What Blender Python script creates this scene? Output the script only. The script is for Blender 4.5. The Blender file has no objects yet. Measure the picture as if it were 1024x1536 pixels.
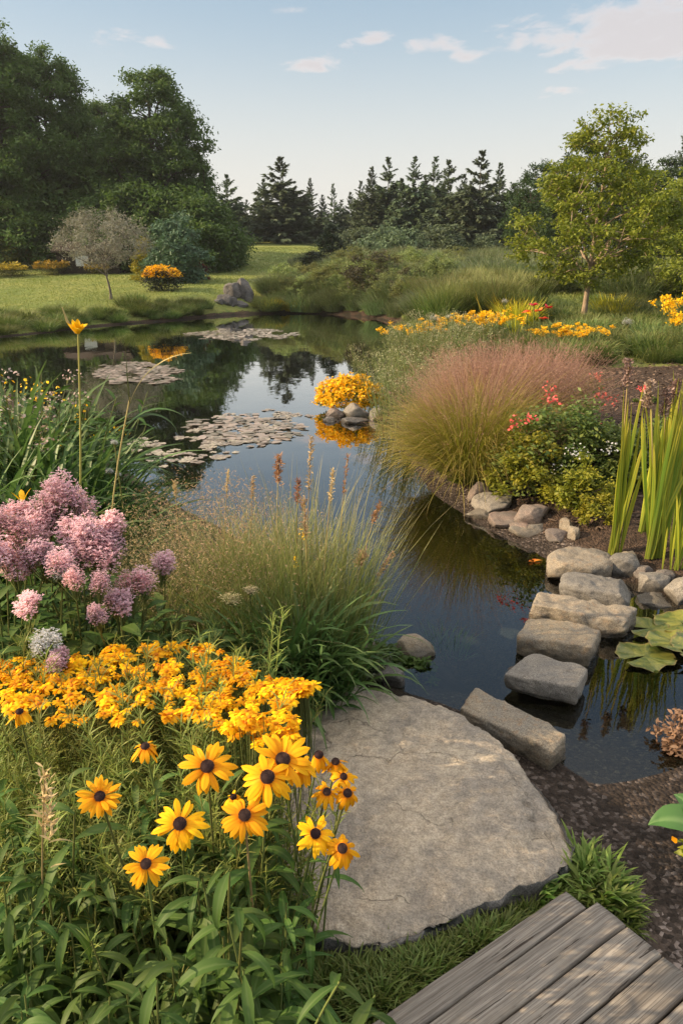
import bpy, math
import numpy as np
from mathutils import Vector, Matrix, noise as mnoise

# ------------------------------------------------------------------ camera, sky, sun, exposure
S = bpy.context.scene
COL = S.collection
R = math.radians
PITCH = 18.4
FPX = 1536 * 26 / 36.0
CAM = np.array([0.0, 0.0, 1.6])
cam_data = bpy.data.cameras.new('camera')
cam_data.sensor_fit = 'VERTICAL'; cam_data.sensor_height = 36; cam_data.lens = 26
cam_data.clip_start = 0.05; cam_data.clip_end = 2000
cam = bpy.data.objects.new('camera', cam_data); COL.objects.link(cam)
cam.location = CAM; cam.rotation_euler = (R(90 - PITCH), 0, 0)
S.camera = cam

SUN_EL, SUN_AZ = R(26), R(-95)          # azimuth measured from +Y towards +X
sun_dir = Vector((math.sin(SUN_AZ) * math.cos(SUN_EL), math.cos(SUN_AZ) * math.cos(SUN_EL), math.sin(SUN_EL)))
sl = bpy.data.lights.new('sun', 'SUN'); sl.energy = 5.0; sl.angle = R(0.6); sl.color = (1.0, 0.76, 0.48)
so = bpy.data.objects.new('sun', sl); COL.objects.link(so)
so.rotation_euler = sun_dir.to_track_quat('Z', 'Y').to_euler()

W = bpy.data.worlds.new('World'); S.world = W; W.use_nodes = True
nt = W.node_tree; nt.nodes.clear()
def N(t, kind, **kw):
    n = t.nodes.new(kind)
    for k, v in kw.items():
        if k in n.inputs: n.inputs[k].default_value = v
        else: setattr(n, k, v)
    return n
def world_nodes():
    L = nt.links.new
    out = N(nt, 'ShaderNodeOutputWorld'); bg = N(nt, 'ShaderNodeBackground'); bg.inputs[1].default_value = 0.142
    sky = N(nt, 'ShaderNodeTexSky', sky_type='NISHITA', sun_disc=False, sun_elevation=SUN_EL, sun_rotation=SUN_AZ,
            air_density=1.0, dust_density=0.6, ozone_density=1.0, altitude=0)
    hs = N(nt, 'ShaderNodeHueSaturation'); hs.inputs['Saturation'].default_value = 1.05; hs.inputs['Value'].default_value = 1.0
    L(sky.outputs[0], hs.inputs['Color'])
    # evening haze evens the sky out towards the horizon; unseen overhead brightness is added as fill
    def vm(op, a, b):
        n = N(nt, 'ShaderNodeVectorMath', operation=op)
        for i, q in enumerate((a, b)):
            if isinstance(q, tuple): n.inputs[i].default_value = q
            else: L(q, n.inputs[i])
        return n.outputs[0]
    soft = vm('DIVIDE', vm('MULTIPLY', hs.outputs[0], (1.36, 1.30, 1.25)), vm('ADD', vm('MULTIPLY', hs.outputs[0], (.20, .20, .20)), (1, 1, 1)))
    # clouds: noise on a plane high above, seen along the view direction
    tc = N(nt, 'ShaderNodeTexCoord'); sep = N(nt, 'ShaderNodeSeparateXYZ'); L(tc.outputs['Generated'], sep.inputs[0])
    mx = N(nt, 'ShaderNodeMath', operation='MAXIMUM'); mx.inputs[1].default_value = 0.04; L(sep.outputs[2], mx.inputs[0])
    dx = N(nt, 'ShaderNodeMath', operation='DIVIDE'); L(sep.outputs[0], dx.inputs[0]); L(mx.outputs[0], dx.inputs[1])
    dy = N(nt, 'ShaderNodeMath', operation='DIVIDE'); L(sep.outputs[1], dy.inputs[0]); L(mx.outputs[0], dy.inputs[1])
    cmb = N(nt, 'ShaderNodeCombineXYZ'); L(dx.outputs[0], cmb.inputs[0]); L(dy.outputs[0], cmb.inputs[1])
    nz = N(nt, 'ShaderNodeTexNoise'); nz.inputs['Scale'].default_value = 5.0; nz.inputs['Detail'].default_value = 9; nz.inputs['Roughness'].default_value = 0.6; nz.inputs['Distortion'].default_value = 0.25
    mp = N(nt, 'ShaderNodeMapping'); mp.inputs['Scale'].default_value = (1.0, 0.6, 1); L(cmb.outputs[0], mp.inputs[0]); L(mp.outputs[0], nz.inputs['Vector'])
    # warm pale haze low over the horizon
    hzf = N(nt, 'ShaderNodeMapRange', interpolation_type='SMOOTHSTEP'); hzf.inputs[1].default_value = 0.0; hzf.inputs[2].default_value = .30; hzf.inputs[3].default_value = .95; hzf.inputs[4].default_value = .0; L(sep.outputs[2], hzf.inputs[0])
    hm = N(nt, 'ShaderNodeMix', data_type='RGBA'); L(hzf.outputs[0], hm.inputs['Factor']); L(soft, hm.inputs['A']); hm.inputs['B'].default_value = (3.55, 3.38, 3.12, 1)
    # where the banks of cloud stand (centre x/z, y/z, radius x, radius y, strength)
    total = None
    for cx, cy, rx, ry, a in CLOUDS:
        sx = N(nt, 'ShaderNodeMath', operation='SUBTRACT'); sx.inputs[1].default_value = cx; L(dx.outputs[0], sx.inputs[0])
        sy = N(nt, 'ShaderNodeMath', operation='SUBTRACT'); sy.inputs[1].default_value = cy; L(dy.outputs[0], sy.inputs[0])
        mx_ = N(nt, 'ShaderNodeMath', operation='DIVIDE'); mx_.inputs[1].default_value = rx; L(sx.outputs[0], mx_.inputs[0])
        my_ = N(nt, 'ShaderNodeMath', operation='DIVIDE'); my_.inputs[1].default_value = ry; L(sy.outputs[0], my_.inputs[0])
        cv = N(nt, 'ShaderNodeCombineXYZ'); L(mx_.outputs[0], cv.inputs[0]); L(my_.outputs[0], cv.inputs[1])
        ln = N(nt, 'ShaderNodeVectorMath', operation='LENGTH'); L(cv.outputs[0], ln.inputs[0])
        mr = N(nt, 'ShaderNodeMapRange', interpolation_type='SMOOTHSTEP'); mr.inputs[1].default_value = 0; mr.inputs[2].default_value = 1.0
        mr.inputs[3].default_value = a; mr.inputs[4].default_value = 0
        L(ln.outputs['Value'], mr.inputs[0])
        if total is None: total = mr.outputs[0]
        else:
            ad = N(nt, 'ShaderNodeMath', operation='MAXIMUM'); L(total, ad.inputs[0]); L(mr.outputs[0], ad.inputs[1]); total = ad.outputs[0]
    nm = N(nt, 'ShaderNodeMapRange'); nm.inputs[1].default_value = .30; nm.inputs[2].default_value = .70; nm.inputs[3].default_value = -.42; nm.inputs[4].default_value = .58; nm.clamp = False; L(nz.outputs[0], nm.inputs[0])
    gate = N(nt, 'ShaderNodeMath', operation='MULTIPLY'); gate.inputs[1].default_value = 1.75; L(total, gate.inputs[0])
    sb = N(nt, 'ShaderNodeMath', operation='ADD'); L(nm.outputs[0], sb.inputs[0]); L(gate.outputs[0], sb.inputs[1])
    dens = N(nt, 'ShaderNodeMapRange', interpolation_type='SMOOTHSTEP'); dens.inputs[1].default_value = 0.58; dens.inputs[2].default_value = 1.35
    L(sb.outputs[0], dens.inputs[0])
    dm = N(nt, 'ShaderNodeMath', operation='MULTIPLY'); dm.inputs[1].default_value = 0.8; L(dens.outputs[0], dm.inputs[0])
    # thick parts greyer, thin parts warm
    cr = N(nt, 'ShaderNodeValToRGB')
    cr.color_ramp.elements[0].position = 0.35; cr.color_ramp.elements[0].color = (4.3, 3.65, 3.4, 1)
    cr.color_ramp.elements[1].position = 1.0; cr.color_ramp.elements[1].color = (3.1, 2.85, 2.85, 1)
    L(dens.outputs[0], cr.inputs[0])
    mix = N(nt, 'ShaderNodeMix', data_type='RGBA'); L(dm.outputs[0], mix.inputs['Factor']); L(hm.outputs['Result'], mix.inputs['A']); L(cr.outputs[0], mix.inputs['B'])
    overhead_fill = N(nt, 'ShaderNodeMapRange', interpolation_type='SMOOTHSTEP'); overhead_fill.inputs[1].default_value = .50; overhead_fill.inputs[2].default_value = .8; overhead_fill.inputs[4].default_value = .8; L(sep.outputs[2], overhead_fill.inputs[0])  # bright layer added above the view to lift the foreground fill light
    m2 = N(nt, 'ShaderNodeMix', data_type='RGBA'); L(overhead_fill.outputs[0], m2.inputs['Factor']); L(mix.outputs['Result'], m2.inputs['A']); m2.inputs['B'].default_value = (8.6, 7.8, 6.9, 1)
    L(m2.outputs['Result'], bg.inputs[0]); L(bg.outputs[0], out.inputs[0])
def sky_xy(u, v):
    p = math.radians(PITCH); a, b = (u - 512) / FPX, (768 - v) / FPX
    d = np.array([a, math.cos(p) + b * math.sin(p), -math.sin(p) + b * math.cos(p)])
    return d[0] / d[2], d[1] / d[2]
CLOUDS = [(1.5, 3.8, 0.95, 1.0, 0.95), (0.95, 3.9, 0.6, 0.5, 0.62), (0.12, 4.0, 0.26, 0.34, 0.56), (0.42, 4.05, 0.38, 0.4, 0.48), (-0.13, 4.4, 0.3, 0.42, 0.56), (1.25, 4.4, .5, .4, .5),
          (1.34, 5.05, 0.4, 0.35, 0.5), (-0.97, 3.97, 0.6, 0.45, 0.38), (-0.2, 3.55, 0.3, 0.2, 0.36), (0.6, 4.25, 0.26, 0.3, 0.46)]
world_nodes()
S.view_settings.view_transform = 'Standard'; S.view_settings.look = 'None'
S.view_settings.exposure = 0.80; S.view_settings.gamma = 1.0; S.view_settings.use_curve_mapping = False
S.render.engine = 'CYCLES'
S.cycles.max_bounces = 8; S.cycles.transparent_max_bounces = 16; S.cycles.diffuse_bounces = 3; S.cycles.glossy_bounces = 3
S.cycles.use_denoising = True

# ------------------------------------------------------------------ land: heights, pond outline, rays
rng = np.random.default_rng(11)
WATER = -0.16
def ray(u, v):
    p = R(PITCH); a, b = (u - 512) / FPX, (768 - v) / FPX
    return np.array([a, math.cos(p) + b * math.sin(p), -math.sin(p) + b * math.cos(p)])
def at(u, v, y):
    d = ray(u, v); return CAM + d * (y / d[1])
def onz(u, v, z):
    d = ray(u, v); return CAM + d * ((z - CAM[2]) / d[2])
POND_PX = [(60, 501), (110, 494), (180, 487), (260, 481), (330, 474), (400, 470), (470, 470), (540, 474), (588, 482), (612, 494), (604, 512), (580, 545),
           (572, 590), (590, 636), (612, 672), (640, 712), (662, 742), (700, 765), (745, 795), (800, 818), (835, 838), (880, 860), (930, 872), (1000, 898),
           (1090, 930), (1200, 1000), (1200, 1080), (1100, 1190), (1040, 1212), (985, 1226), (930, 1232), (885, 1230), (845, 1214), (800, 1180), (740, 1135), (690, 1105), (640, 1075), (590, 1056), (552, 1035),
           (505, 960), (420, 860), (330, 800), (235, 752), (190, 715), (120, 650), (40, 600), (-70, 560), (-120, 525), (-20, 508)]
POND = np.array([onz(u, v, WATER)[:2] for u, v in POND_PX])
for _ in range(1):                                          # rounded shoreline
    nx_ = np.roll(POND, -1, 0); POND = np.stack([POND * .75 + nx_ * .25, POND * .25 + nx_ * .75], 1).reshape(-1, 2)
def pond_dist(x, y):
    """signed distance to the pond's edge, negative over the water"""
    x = np.asarray(x, float).ravel(); y = np.asarray(y, float).ravel()
    best = np.full(x.shape, 1e9); inside = np.zeros(x.shape, bool)
    n = len(POND)
    for i in range(n):
        ax, ay = POND[i]; bx, by = POND[(i + 1) % n]
        ex, ey = bx - ax, by - ay
        t = np.clip(((x - ax) * ex + (y - ay) * ey) / (ex * ex + ey * ey + 1e-12), 0, 1)
        best = np.minimum(best, np.hypot(x - ax - t * ex, y - ay - t * ey))
        cond = (ay > y) != (by > y)
        with np.errstate(divide='ignore', invalid='ignore'):
            xi = (bx - ax) * (y - ay) / (by - ay + 1e-15) + ax
        inside ^= cond & (x < xi)
    return np.where(inside, -best, best)
def sstep(a, b, x):
    t = np.clip((x - a) / (b - a), 0, 1); return t * t * (3 - 2 * t)
LY = np.array([-20, 2, 14, 20, 24, 30, 42, 60, 75, 110, 500]); LZ = np.array([-.1, -.1, -.05, 0.0, .16, .56, 1.45, 2.9, 4.0, 4.8, 5.5])
RY = np.array([-20, 3, 5, 7, 10, 14, 18, 25, 36, 55, 75, 110, 500]); RZ = np.array([-.1, -.08, -.02, .08, .22, .36, .5, .95, 1.72, 2.35, 2.9, 4, 5.5])
def ramp(y, Y, Z):
    return sum(np.interp(y + o * (0.15 + np.abs(y) * .02), Y, Z) for o in (-2, -1, 0, 1, 2)) / 5
def vnoise(x, y, s, seed=0.0):
    return (np.sin(x * s * 1.7 + 1.3 + seed) * np.cos(y * s * 1.3 + .7 + seed * 2) + .6 * np.sin(x * s * 3.1 - y * s * 2.3 + 2.1 + seed) + .4 * np.cos(x * s * 5.3 + y * s * 4.7 + seed)) / 2
def height(x, y):
    sh = np.shape(x); x = np.asarray(x, float).ravel(); y = np.asarray(y, float).ravel()
    w = sstep(-.07, .05, (x + 0.0) / np.maximum(np.abs(y), 4))
    b = ramp(y, LY, LZ) * (1 - w) + ramp(y, RY, RZ) * w
    b = b + vnoise(x, y, .22) * .012 * np.clip(y, 1, 25) / 3 * sstep(6, 14, y)
    b = b + .012 * vnoise(x, y, 3.1, 4) * sstep(9, 3, y)
    d = pond_dist(x, y)
    beach = sstep(.75, .15, np.hypot((x - .95) / 1.1, (y - 2.0) / 1.0) * .5)          # the shelving gravel by the slab
    bw = .28 + .05 * np.clip(y, 0, 30)
    bw = bw * (1 - beach) + 1.3 * beach
    z = np.where(d > 0, WATER + .012 + (b - WATER - .012) * sstep(-.12 * bw, bw, d),
                 WATER + .012 - (.62 - .2 * beach) * sstep(-.02, 1.1 + .9 * beach, -d))
    return z.reshape(sh)
def hz(x, y): return float(height(np.array([x]), np.array([y]))[0])
_ts = np.geomspace(.6, 260, 900)
def hit(u, v, lift=0.0):
    d = ray(u, v); d = d / d[1]
    P = CAM + d * _ts[:, None]
    g = P[:, 2] - height(P[:, 0], P[:, 1]) - lift
    k = np.argmax(g < 0)
    if g[k] >= 0: return P[-1]
    if k == 0: return P[0]
    f = g[k - 1] / (g[k - 1] - g[k]); t = _ts[k - 1] + f * (_ts[k] - _ts[k - 1])
    return CAM + d * t
def ground_at(u, y):
    """the point of the ground at distance y seen in column u"""
    z = 0.0
    for _ in range(4):
        dep = y * math.cos(R(PITCH)) + (CAM[2] - z) * math.sin(R(PITCH)); x = (u - 512) / FPX * dep; z = hz(x, y)
    return np.array([x, y, z])

# ------------------------------------------------------------------ mesh building
class MB:
    def __init__(s): s.V = []; s.F = []; s.C = []; s.M = []; s.n = 0
    def add(s, V, F, C=None, m=0):
        V = np.asarray(V, np.float32).reshape(-1, 3); F = np.asarray(F, np.int64).reshape(-1, 4)
        s.V.append(V); s.F.append(F + s.n); s.n += len(V)
        s.C.append(np.zeros((len(V), 4), np.float32) + .5 if C is None else np.asarray(C, np.float32))
        s.M.append(np.full(len(F), m, np.int32)); return s
    def mesh(s, name, mats, smooth=True):
        V = np.concatenate(s.V); F = np.concatenate(s.F); C = np.concatenate(s.C); M = np.concatenate(s.M)
        me = bpy.data.meshes.new(name)
        me.vertices.add(len(V)); me.vertices.foreach_set('co', V.ravel())
        me.loops.add(F.size); me.loops.foreach_set('vertex_index', F.ravel().astype(np.int32))
        me.polygons.add(len(F)); me.polygons.foreach_set('loop_start', np.arange(0, F.size, 4, dtype=np.int32))
        for m in (mats if isinstance(mats, (list, tuple)) else [mats]): me.materials.append(m)
        me.polygons.foreach_set('material_index', M)
        me.update(calc_edges=True)
        me.polygons.foreach_set('use_smooth', np.full(len(F), smooth, dtype=bool))
        a = me.color_attributes.new('Col', 'FLOAT_COLOR', 'POINT'); a.data.foreach_set('color', C.ravel())
        return me
    def move(s, off, rot=None, sc=1.0):
        for i in range(len(s.V)):
            v = s.V[i] * sc
            if rot is not None: v = v @ np.array(rot).T
            s.V[i] = (v + np.asarray(off, np.float32)).astype(np.float32)
        return s
def link(name, me, parent=None, loc=None):
    o = bpy.data.objects.new(name, me); COL.objects.link(o)
    if parent is not None: o.parent = parent
    if loc is not None: o.location = loc
    return o
def thing(o, label, cat, group=None):
    o['label'] = label; o['category'] = cat
    if group: o['group'] = group
    o['kind'] = 'thing'
    return o
def empty(name, loc, label, cat, group=None, rz=0, sc=1.0):
    o = bpy.data.objects.new(name, None); COL.objects.link(o); o.empty_display_size = .05
    o.location = loc; o.rotation_euler = (0, 0, rz); o.scale = (sc,) * 3 if not isinstance(sc, tuple) else sc
    return thing(o, label, cat, group)
def struct(o, kind='structure'):
    o['kind'] = kind; return o

def arcs(root, az, el, L, curl, s=5, pw=1.0):
    root = np.asarray(root, float); n = len(root)
    az, el, L, curl = [np.broadcast_to(np.asarray(q, float), (n,)) for q in (az, el, L, curl)]
    t = np.linspace(0, 1, s); tm = (t[1:] + t[:-1]) / 2
    e = el[:, None] - curl[:, None] * tm ** pw
    st = (L / (s - 1))[:, None, None] * np.stack([np.cos(e) * np.cos(az)[:, None], np.cos(e) * np.sin(az)[:, None], np.sin(e)], -1)
    P = np.concatenate([np.zeros((n, 1, 3)), np.cumsum(st, 1)], 1) + root[:, None, :]
    side = np.stack([-np.sin(az), np.cos(az), np.zeros(n)], -1)
    return P, side
def norm(v): return v / (np.linalg.norm(v, axis=-1, keepdims=True) + 1e-9)
def ribbons(mb, P, W, side, fold=0.0, rnd=None, m=0, roll=None, t0=0.0, t1=1.0):
    """strips along the curves P (n,s,3), half widths W, across SIDE; fold > 0 gives a V section with a midrib"""
    n, s, _ = P.shape
    W = np.broadcast_to(np.asarray(W, float), (n, s)); 
    sd = np.broadcast_to(side[:, None, :], (n, s, 3)) if side.ndim == 2 else side
    T = np.gradient(P, axis=1); T = norm(T); nrm = norm(np.cross(T, sd))
    if roll is not None:
        r = np.broadcast_to(np.asarray(roll, float).reshape(n, -1), (n, s))[..., None]
        sd, nrm = sd * np.cos(r) + nrm * np.sin(r), nrm * np.cos(r) - sd * np.sin(r)
    if rnd is None: rnd = rng.random(n)
    t = np.broadcast_to(np.linspace(t0, t1, s)[None, :], (n, s)); rr = np.broadcast_to(np.asarray(rnd)[:, None], (n, s))
    if fold:
        k = 3
        V = np.stack([P - sd * W[..., None] + nrm * (fold * W)[..., None], P, P + sd * W[..., None] + nrm * (fold * W)[..., None]], 2)
        b = np.broadcast_to(np.array([1., 0, 1.]), (n, s, 3))
    else:
        k = 2
        V = np.stack([P - sd * W[..., None], P + sd * W[..., None]], 2); b = np.broadcast_to(np.array([1., 1.]), (n, s, 2))
    C = np.stack([np.broadcast_to(rr[..., None], (n, s, k)), np.broadcast_to(t[..., None], (n, s, k)), b, np.ones((n, s, k))], -1)
    i = np.arange(n * s * k).reshape(n, s, k)
    F = np.stack([i[:, :-1, :-1], i[:, :-1, 1:], i[:, 1:, 1:], i[:, 1:, :-1]], -1).reshape(-1, 4)
    mb.add(V.reshape(-1, 3), F, C.reshape(-1, 4), m); return mb
def tubes(mb, P, Rad, k=5, m=0, rnd=None):
    P = np.asarray(P, float); n, s, _ = P.shape; Rad = np.broadcast_to(np.asarray(Rad, float), (n, s))
    T = norm(np.gradient(P, axis=1)); up = np.where(np.abs(T[..., 2:3]) > .9, np.array([1., 0, 0]), np.array([0., 0, 1.]))
    up = np.broadcast_to(up[:, :1], P.shape); a = norm(np.cross(T, up)); b = np.cross(T, a)
    th = np.arange(k) * 2 * np.pi / k
    V = P[:, :, None, :] + Rad[..., None, None] * (a[:, :, None, :] * np.cos(th)[None, None, :, None] + b[:, :, None, :] * np.sin(th)[None, None, :, None])
    i = np.arange(n * s * k).reshape(n, s, k); j = np.roll(i, -1, 2)
    F = np.stack([i[:, :-1], j[:, :-1], j[:, 1:], i[:, 1:]], -1).reshape(-1, 4)
    if rnd is None: rnd = rng.random(n)
    C = np.zeros((n, s, k, 4)); C[..., 0] = np.asarray(rnd)[:, None, None]; C[..., 1] = np.linspace(0, 1, s)[None, :, None]; C[..., 3] = 1
    mb.add(V.reshape(-1, 3), F, C.reshape(-1, 4), m); return mb
def leafquads(mb, pos, size, asp=.45, m=0, up=None, rnd=None, seg=2, droop=0.6, elr=(-.6, .9), az=None):
    """n small leaves at POS"""
    n = len(pos); az = rng.uniform(0, 2 * np.pi, n) if az is None else az
    L = size * rng.uniform(.65, 1.25, n)
    P, sd = arcs(pos, az, rng.uniform(*elr, n), L, droop, seg + 1)
    prof = {1: [.75, .55], 2: [.35, 1, .12], 3: [.3, .95, .8, .08]}[seg]
    ribbons(mb, P, np.array(prof)[None] * (L * asp / 2)[:, None], sd, rnd=rnd, m=m, roll=rng.uniform(-1.1, 1.1, n)); return mb
def blob_points(n, centers, sig, flat=.7, shell=.0):
    k = rng.integers(0, len(centers), n); g = rng.normal(size=(n, 3))
    if shell: g = norm(g) * (1 - shell * rng.random((n, 1)) ** 2)
    g[:, 2] *= flat
    sg = np.broadcast_to(np.asarray(sig, float), (len(centers),))[k][:, None]
    return centers[k] + g * sg, k

# ------------------------------------------------------------------ materials
def mat(name):
    m = bpy.data.materials.new(name); m.use_nodes = True; t = m.node_tree; t.nodes.clear()
    out = N(t, 'ShaderNodeOutputMaterial'); return m, t, out
def mixc(t, f, a, b, blend='MIX'):
    n = N(t, 'ShaderNodeMix', data_type='RGBA', blend_type=blend)
    for s, v in (('Factor', f), ('A', a), ('B', b)):
        sock = [q for q in n.inputs if q.name == s and (q.type == ('VALUE' if s == 'Factor' else 'RGBA'))][0]
        if isinstance(v, (int, float)): sock.default_value = v
        elif isinstance(v, tuple): sock.default_value = (*v[:3], 1)
        else: t.links.new(v, sock)
    return [q for q in n.outputs if q.type == 'RGBA'][0]
def maprange(t, v, a, b, c=0.0, d=1.0):
    n = N(t, 'ShaderNodeMapRange', interpolation_type='SMOOTHSTEP'); t.links.new(v, n.inputs[0])
    for i, q in enumerate((a, b, c, d)): n.inputs[i + 1].default_value = q
    return n.outputs[0]
def math2(t, op, a, b):
    n = N(t, 'ShaderNodeMath', operation=op)
    for i, q in enumerate((a, b)):
        if isinstance(q, (int, float)): n.inputs[i].default_value = q
        else: t.links.new(q, n.inputs[i])
    return n.outputs[0]
def noise(t, scale, detail=4, rough=.55, vec=None, dist=0.0):
    n = N(t, 'ShaderNodeTexNoise'); n.inputs['Scale'].default_value = scale; n.inputs['Detail'].default_value = detail
    n.inputs['Roughness'].default_value = rough; n.inputs['Distortion'].default_value = dist
    if vec is not None: t.links.new(vec, n.inputs['Vector'])
    return n.outputs[0]
def leafmat(name, a, b, tip=None, base=None, rib=None, trans=.3, rough=.5, spec=.25, objvar=.25, tipat=(.6, 1.0)):
    """leaf: colour A..B by leaf, towards TIP along its length, BASE at its foot, RIB on the midrib; some light passes through"""
    m, t, out = mat(name); L = t.links.new
    at_ = N(t, 'ShaderNodeAttribute', attribute_name='Col'); sp = N(t, 'ShaderNodeSeparateColor'); L(at_.outputs['Color'], sp.inputs[0])
    oi = N(t, 'ShaderNodeObjectInfo')
    c = mixc(t, sp.outputs[0], a, b)
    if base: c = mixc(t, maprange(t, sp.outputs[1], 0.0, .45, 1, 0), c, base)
    if tip: c = mixc(t, maprange(t, sp.outputs[1], *tipat), c, tip)
    if rib: c = mixc(t, maprange(t, sp.outputs[2], 0.0, .35, .8, 0), c, rib)
    hs = N(t, 'ShaderNodeHueSaturation'); L(c, hs.inputs['Color'])
    L(maprange(t, oi.outputs['Random'], 0, 1, .5 - .02 * objvar * 4, .5 + .02 * objvar * 4), hs.inputs['Hue'])
    L(maprange(t, oi.outputs['Random'], 0, 1, 1 - objvar, 1 + objvar), hs.inputs['Value'])
    b_ = N(t, 'ShaderNodeBsdfPrincipled'); L(hs.outputs[0], b_.inputs['Base Color']); b_.inputs['Roughness'].default_value = rough
    b_.inputs['Specular IOR Level'].default_value = spec
    tr = N(t, 'ShaderNodeBsdfTranslucent'); L(mixc(t, .35, hs.outputs[0], (a[0] * 1.6, a[1] * 1.5, a[2] * .6)), tr.inputs[0])
    mx = N(t, 'ShaderNodeMixShader'); mx.inputs[0].default_value = trans; L(b_.outputs[0], mx.inputs[1]); L(tr.outputs[0], mx.inputs[2])
    L(mx.outputs[0], out.inputs[0]); return m
def bump(t, bsdf, h, strength=.5, dist=.02):
    b = N(t, 'ShaderNodeBump'); b.inputs['Strength'].default_value = strength; b.inputs['Distance'].default_value = dist
    t.links.new(h, b.inputs['Height']); t.links.new(b.outputs[0], bsdf.inputs['Normal'])
def rockmat(name, a, b, c, scale=1.0, wet=True, grain=1.0, dim=.68, spk=.36):
    a, b, c = [tuple(q * dim for q in w) for w in (a, b, c)]
    m, t, out = mat(name); L = t.links.new
    g = N(t, 'ShaderNodeNewGeometry'); oi = N(t, 'ShaderNodeObjectInfo')
    pos = N(t, 'ShaderNodeVectorMath', operation='ADD'); L(g.outputs['Position'], pos.inputs[0])
    n1 = noise(t, 5 * scale, 6, .6, g.outputs['Position'], .4); n2 = noise(t, 26 * scale, 5, .65, g.outputs['Position']); n3 = noise(t, 190 * grain, 3, .7, g.outputs['Position'])
    col = mixc(t, maprange(t, n1, .38, .64), a, b)
    col = mixc(t, maprange(t, n2, .52, .68, 0, .6), col, c)
    sp = maprange(t, n3, .35, .65, 1 - spk, 1 + spk)
    col = mixc(t, 1.0, col, sp, 'MULTIPLY')
    n5 = noise(t, 2.6 * scale, 7, .62, g.outputs['Position'], 1.2); col = mixc(t, maprange(t, n5, .46, .60, .0, .55), col, mixc(t, .55, col, (.09, .08, .07)))
    n4 = noise(t, 420 * grain, 2, .5, g.outputs['Position']); col = mixc(t, maprange(t, n4, .62, .7, 0, spk * 1.4), col, (.62, .58, .52)); col = mixc(t, maprange(t, n4, .3, .38, spk * 1.6, 0), col, (.05, .047, .045))
    hs = N(t, 'ShaderNodeHueSaturation'); L(col, hs.inputs['Color']); L(maprange(t, oi.outputs['Random'], 0, 1, .82, 1.18), hs.inputs['Value']); L(maprange(t, oi.outputs['Random'], 0, 1, .7, 1.2), hs.inputs['Saturation'])
    col = hs.outputs[0]
    bs = N(t, 'ShaderNodeBsdfPrincipled'); bs.inputs['Specular IOR Level'].default_value = .25
    if wet:                                                     # dark and slick where wet; band widened to paint shade under the front edges
        sz = N(t, 'ShaderNodeSeparateXYZ'); L(g.outputs['Position'], sz.inputs[0])
        w = maprange(t, math2(t, 'ADD', sz.outputs[2], math2(t, 'MULTIPLY', math2(t, 'SUBTRACT', n2, .5), .03)), WATER + .02, WATER + .075, 1, 0)
        col = mixc(t, w, col, mixc(t, .6, col, (.03, .025, .018)))
        L(maprange(t, w, 0, 1, .85, .25), bs.inputs['Roughness'])
    else: bs.inputs['Roughness'].default_value = .85
    L(col, bs.inputs['Base Color'])
    h = math2(t, 'ADD', math2(t, 'MULTIPLY', n1, .6), math2(t, 'ADD', math2(t, 'MULTIPLY', n2, .5), math2(t, 'MULTIPLY', n3, .22)))
    bump(t, bs, h, .55, .012); L(bs.outputs[0], out.inputs[0]); return m
def plain(name, a, b, scale=20, rough=.7, spec=.3, bumpk=.3, bdist=.01, stretch=None):
    m, t, out = mat(name); L = t.links.new
    tc = N(t, 'ShaderNodeTexCoord'); vec = tc.outputs['Object']
    if stretch: mp = N(t, 'ShaderNodeMapping'); mp.inputs['Scale'].default_value = stretch; L(vec, mp.inputs[0]); vec = mp.outputs[0]
    n1 = noise(t, scale, 6, .6, vec); bs = N(t, 'ShaderNodeBsdfPrincipled'); L(mixc(t, maprange(t, n1, .3, .7), a, b), bs.inputs['Base Color'])
    bs.inputs['Roughness'].default_value = rough; bs.inputs['Specular IOR Level'].default_value = spec
    if bumpk: bump(t, bs, n1, bumpk, bdist)
    L(bs.outputs[0], out.inputs[0]); return m

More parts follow.
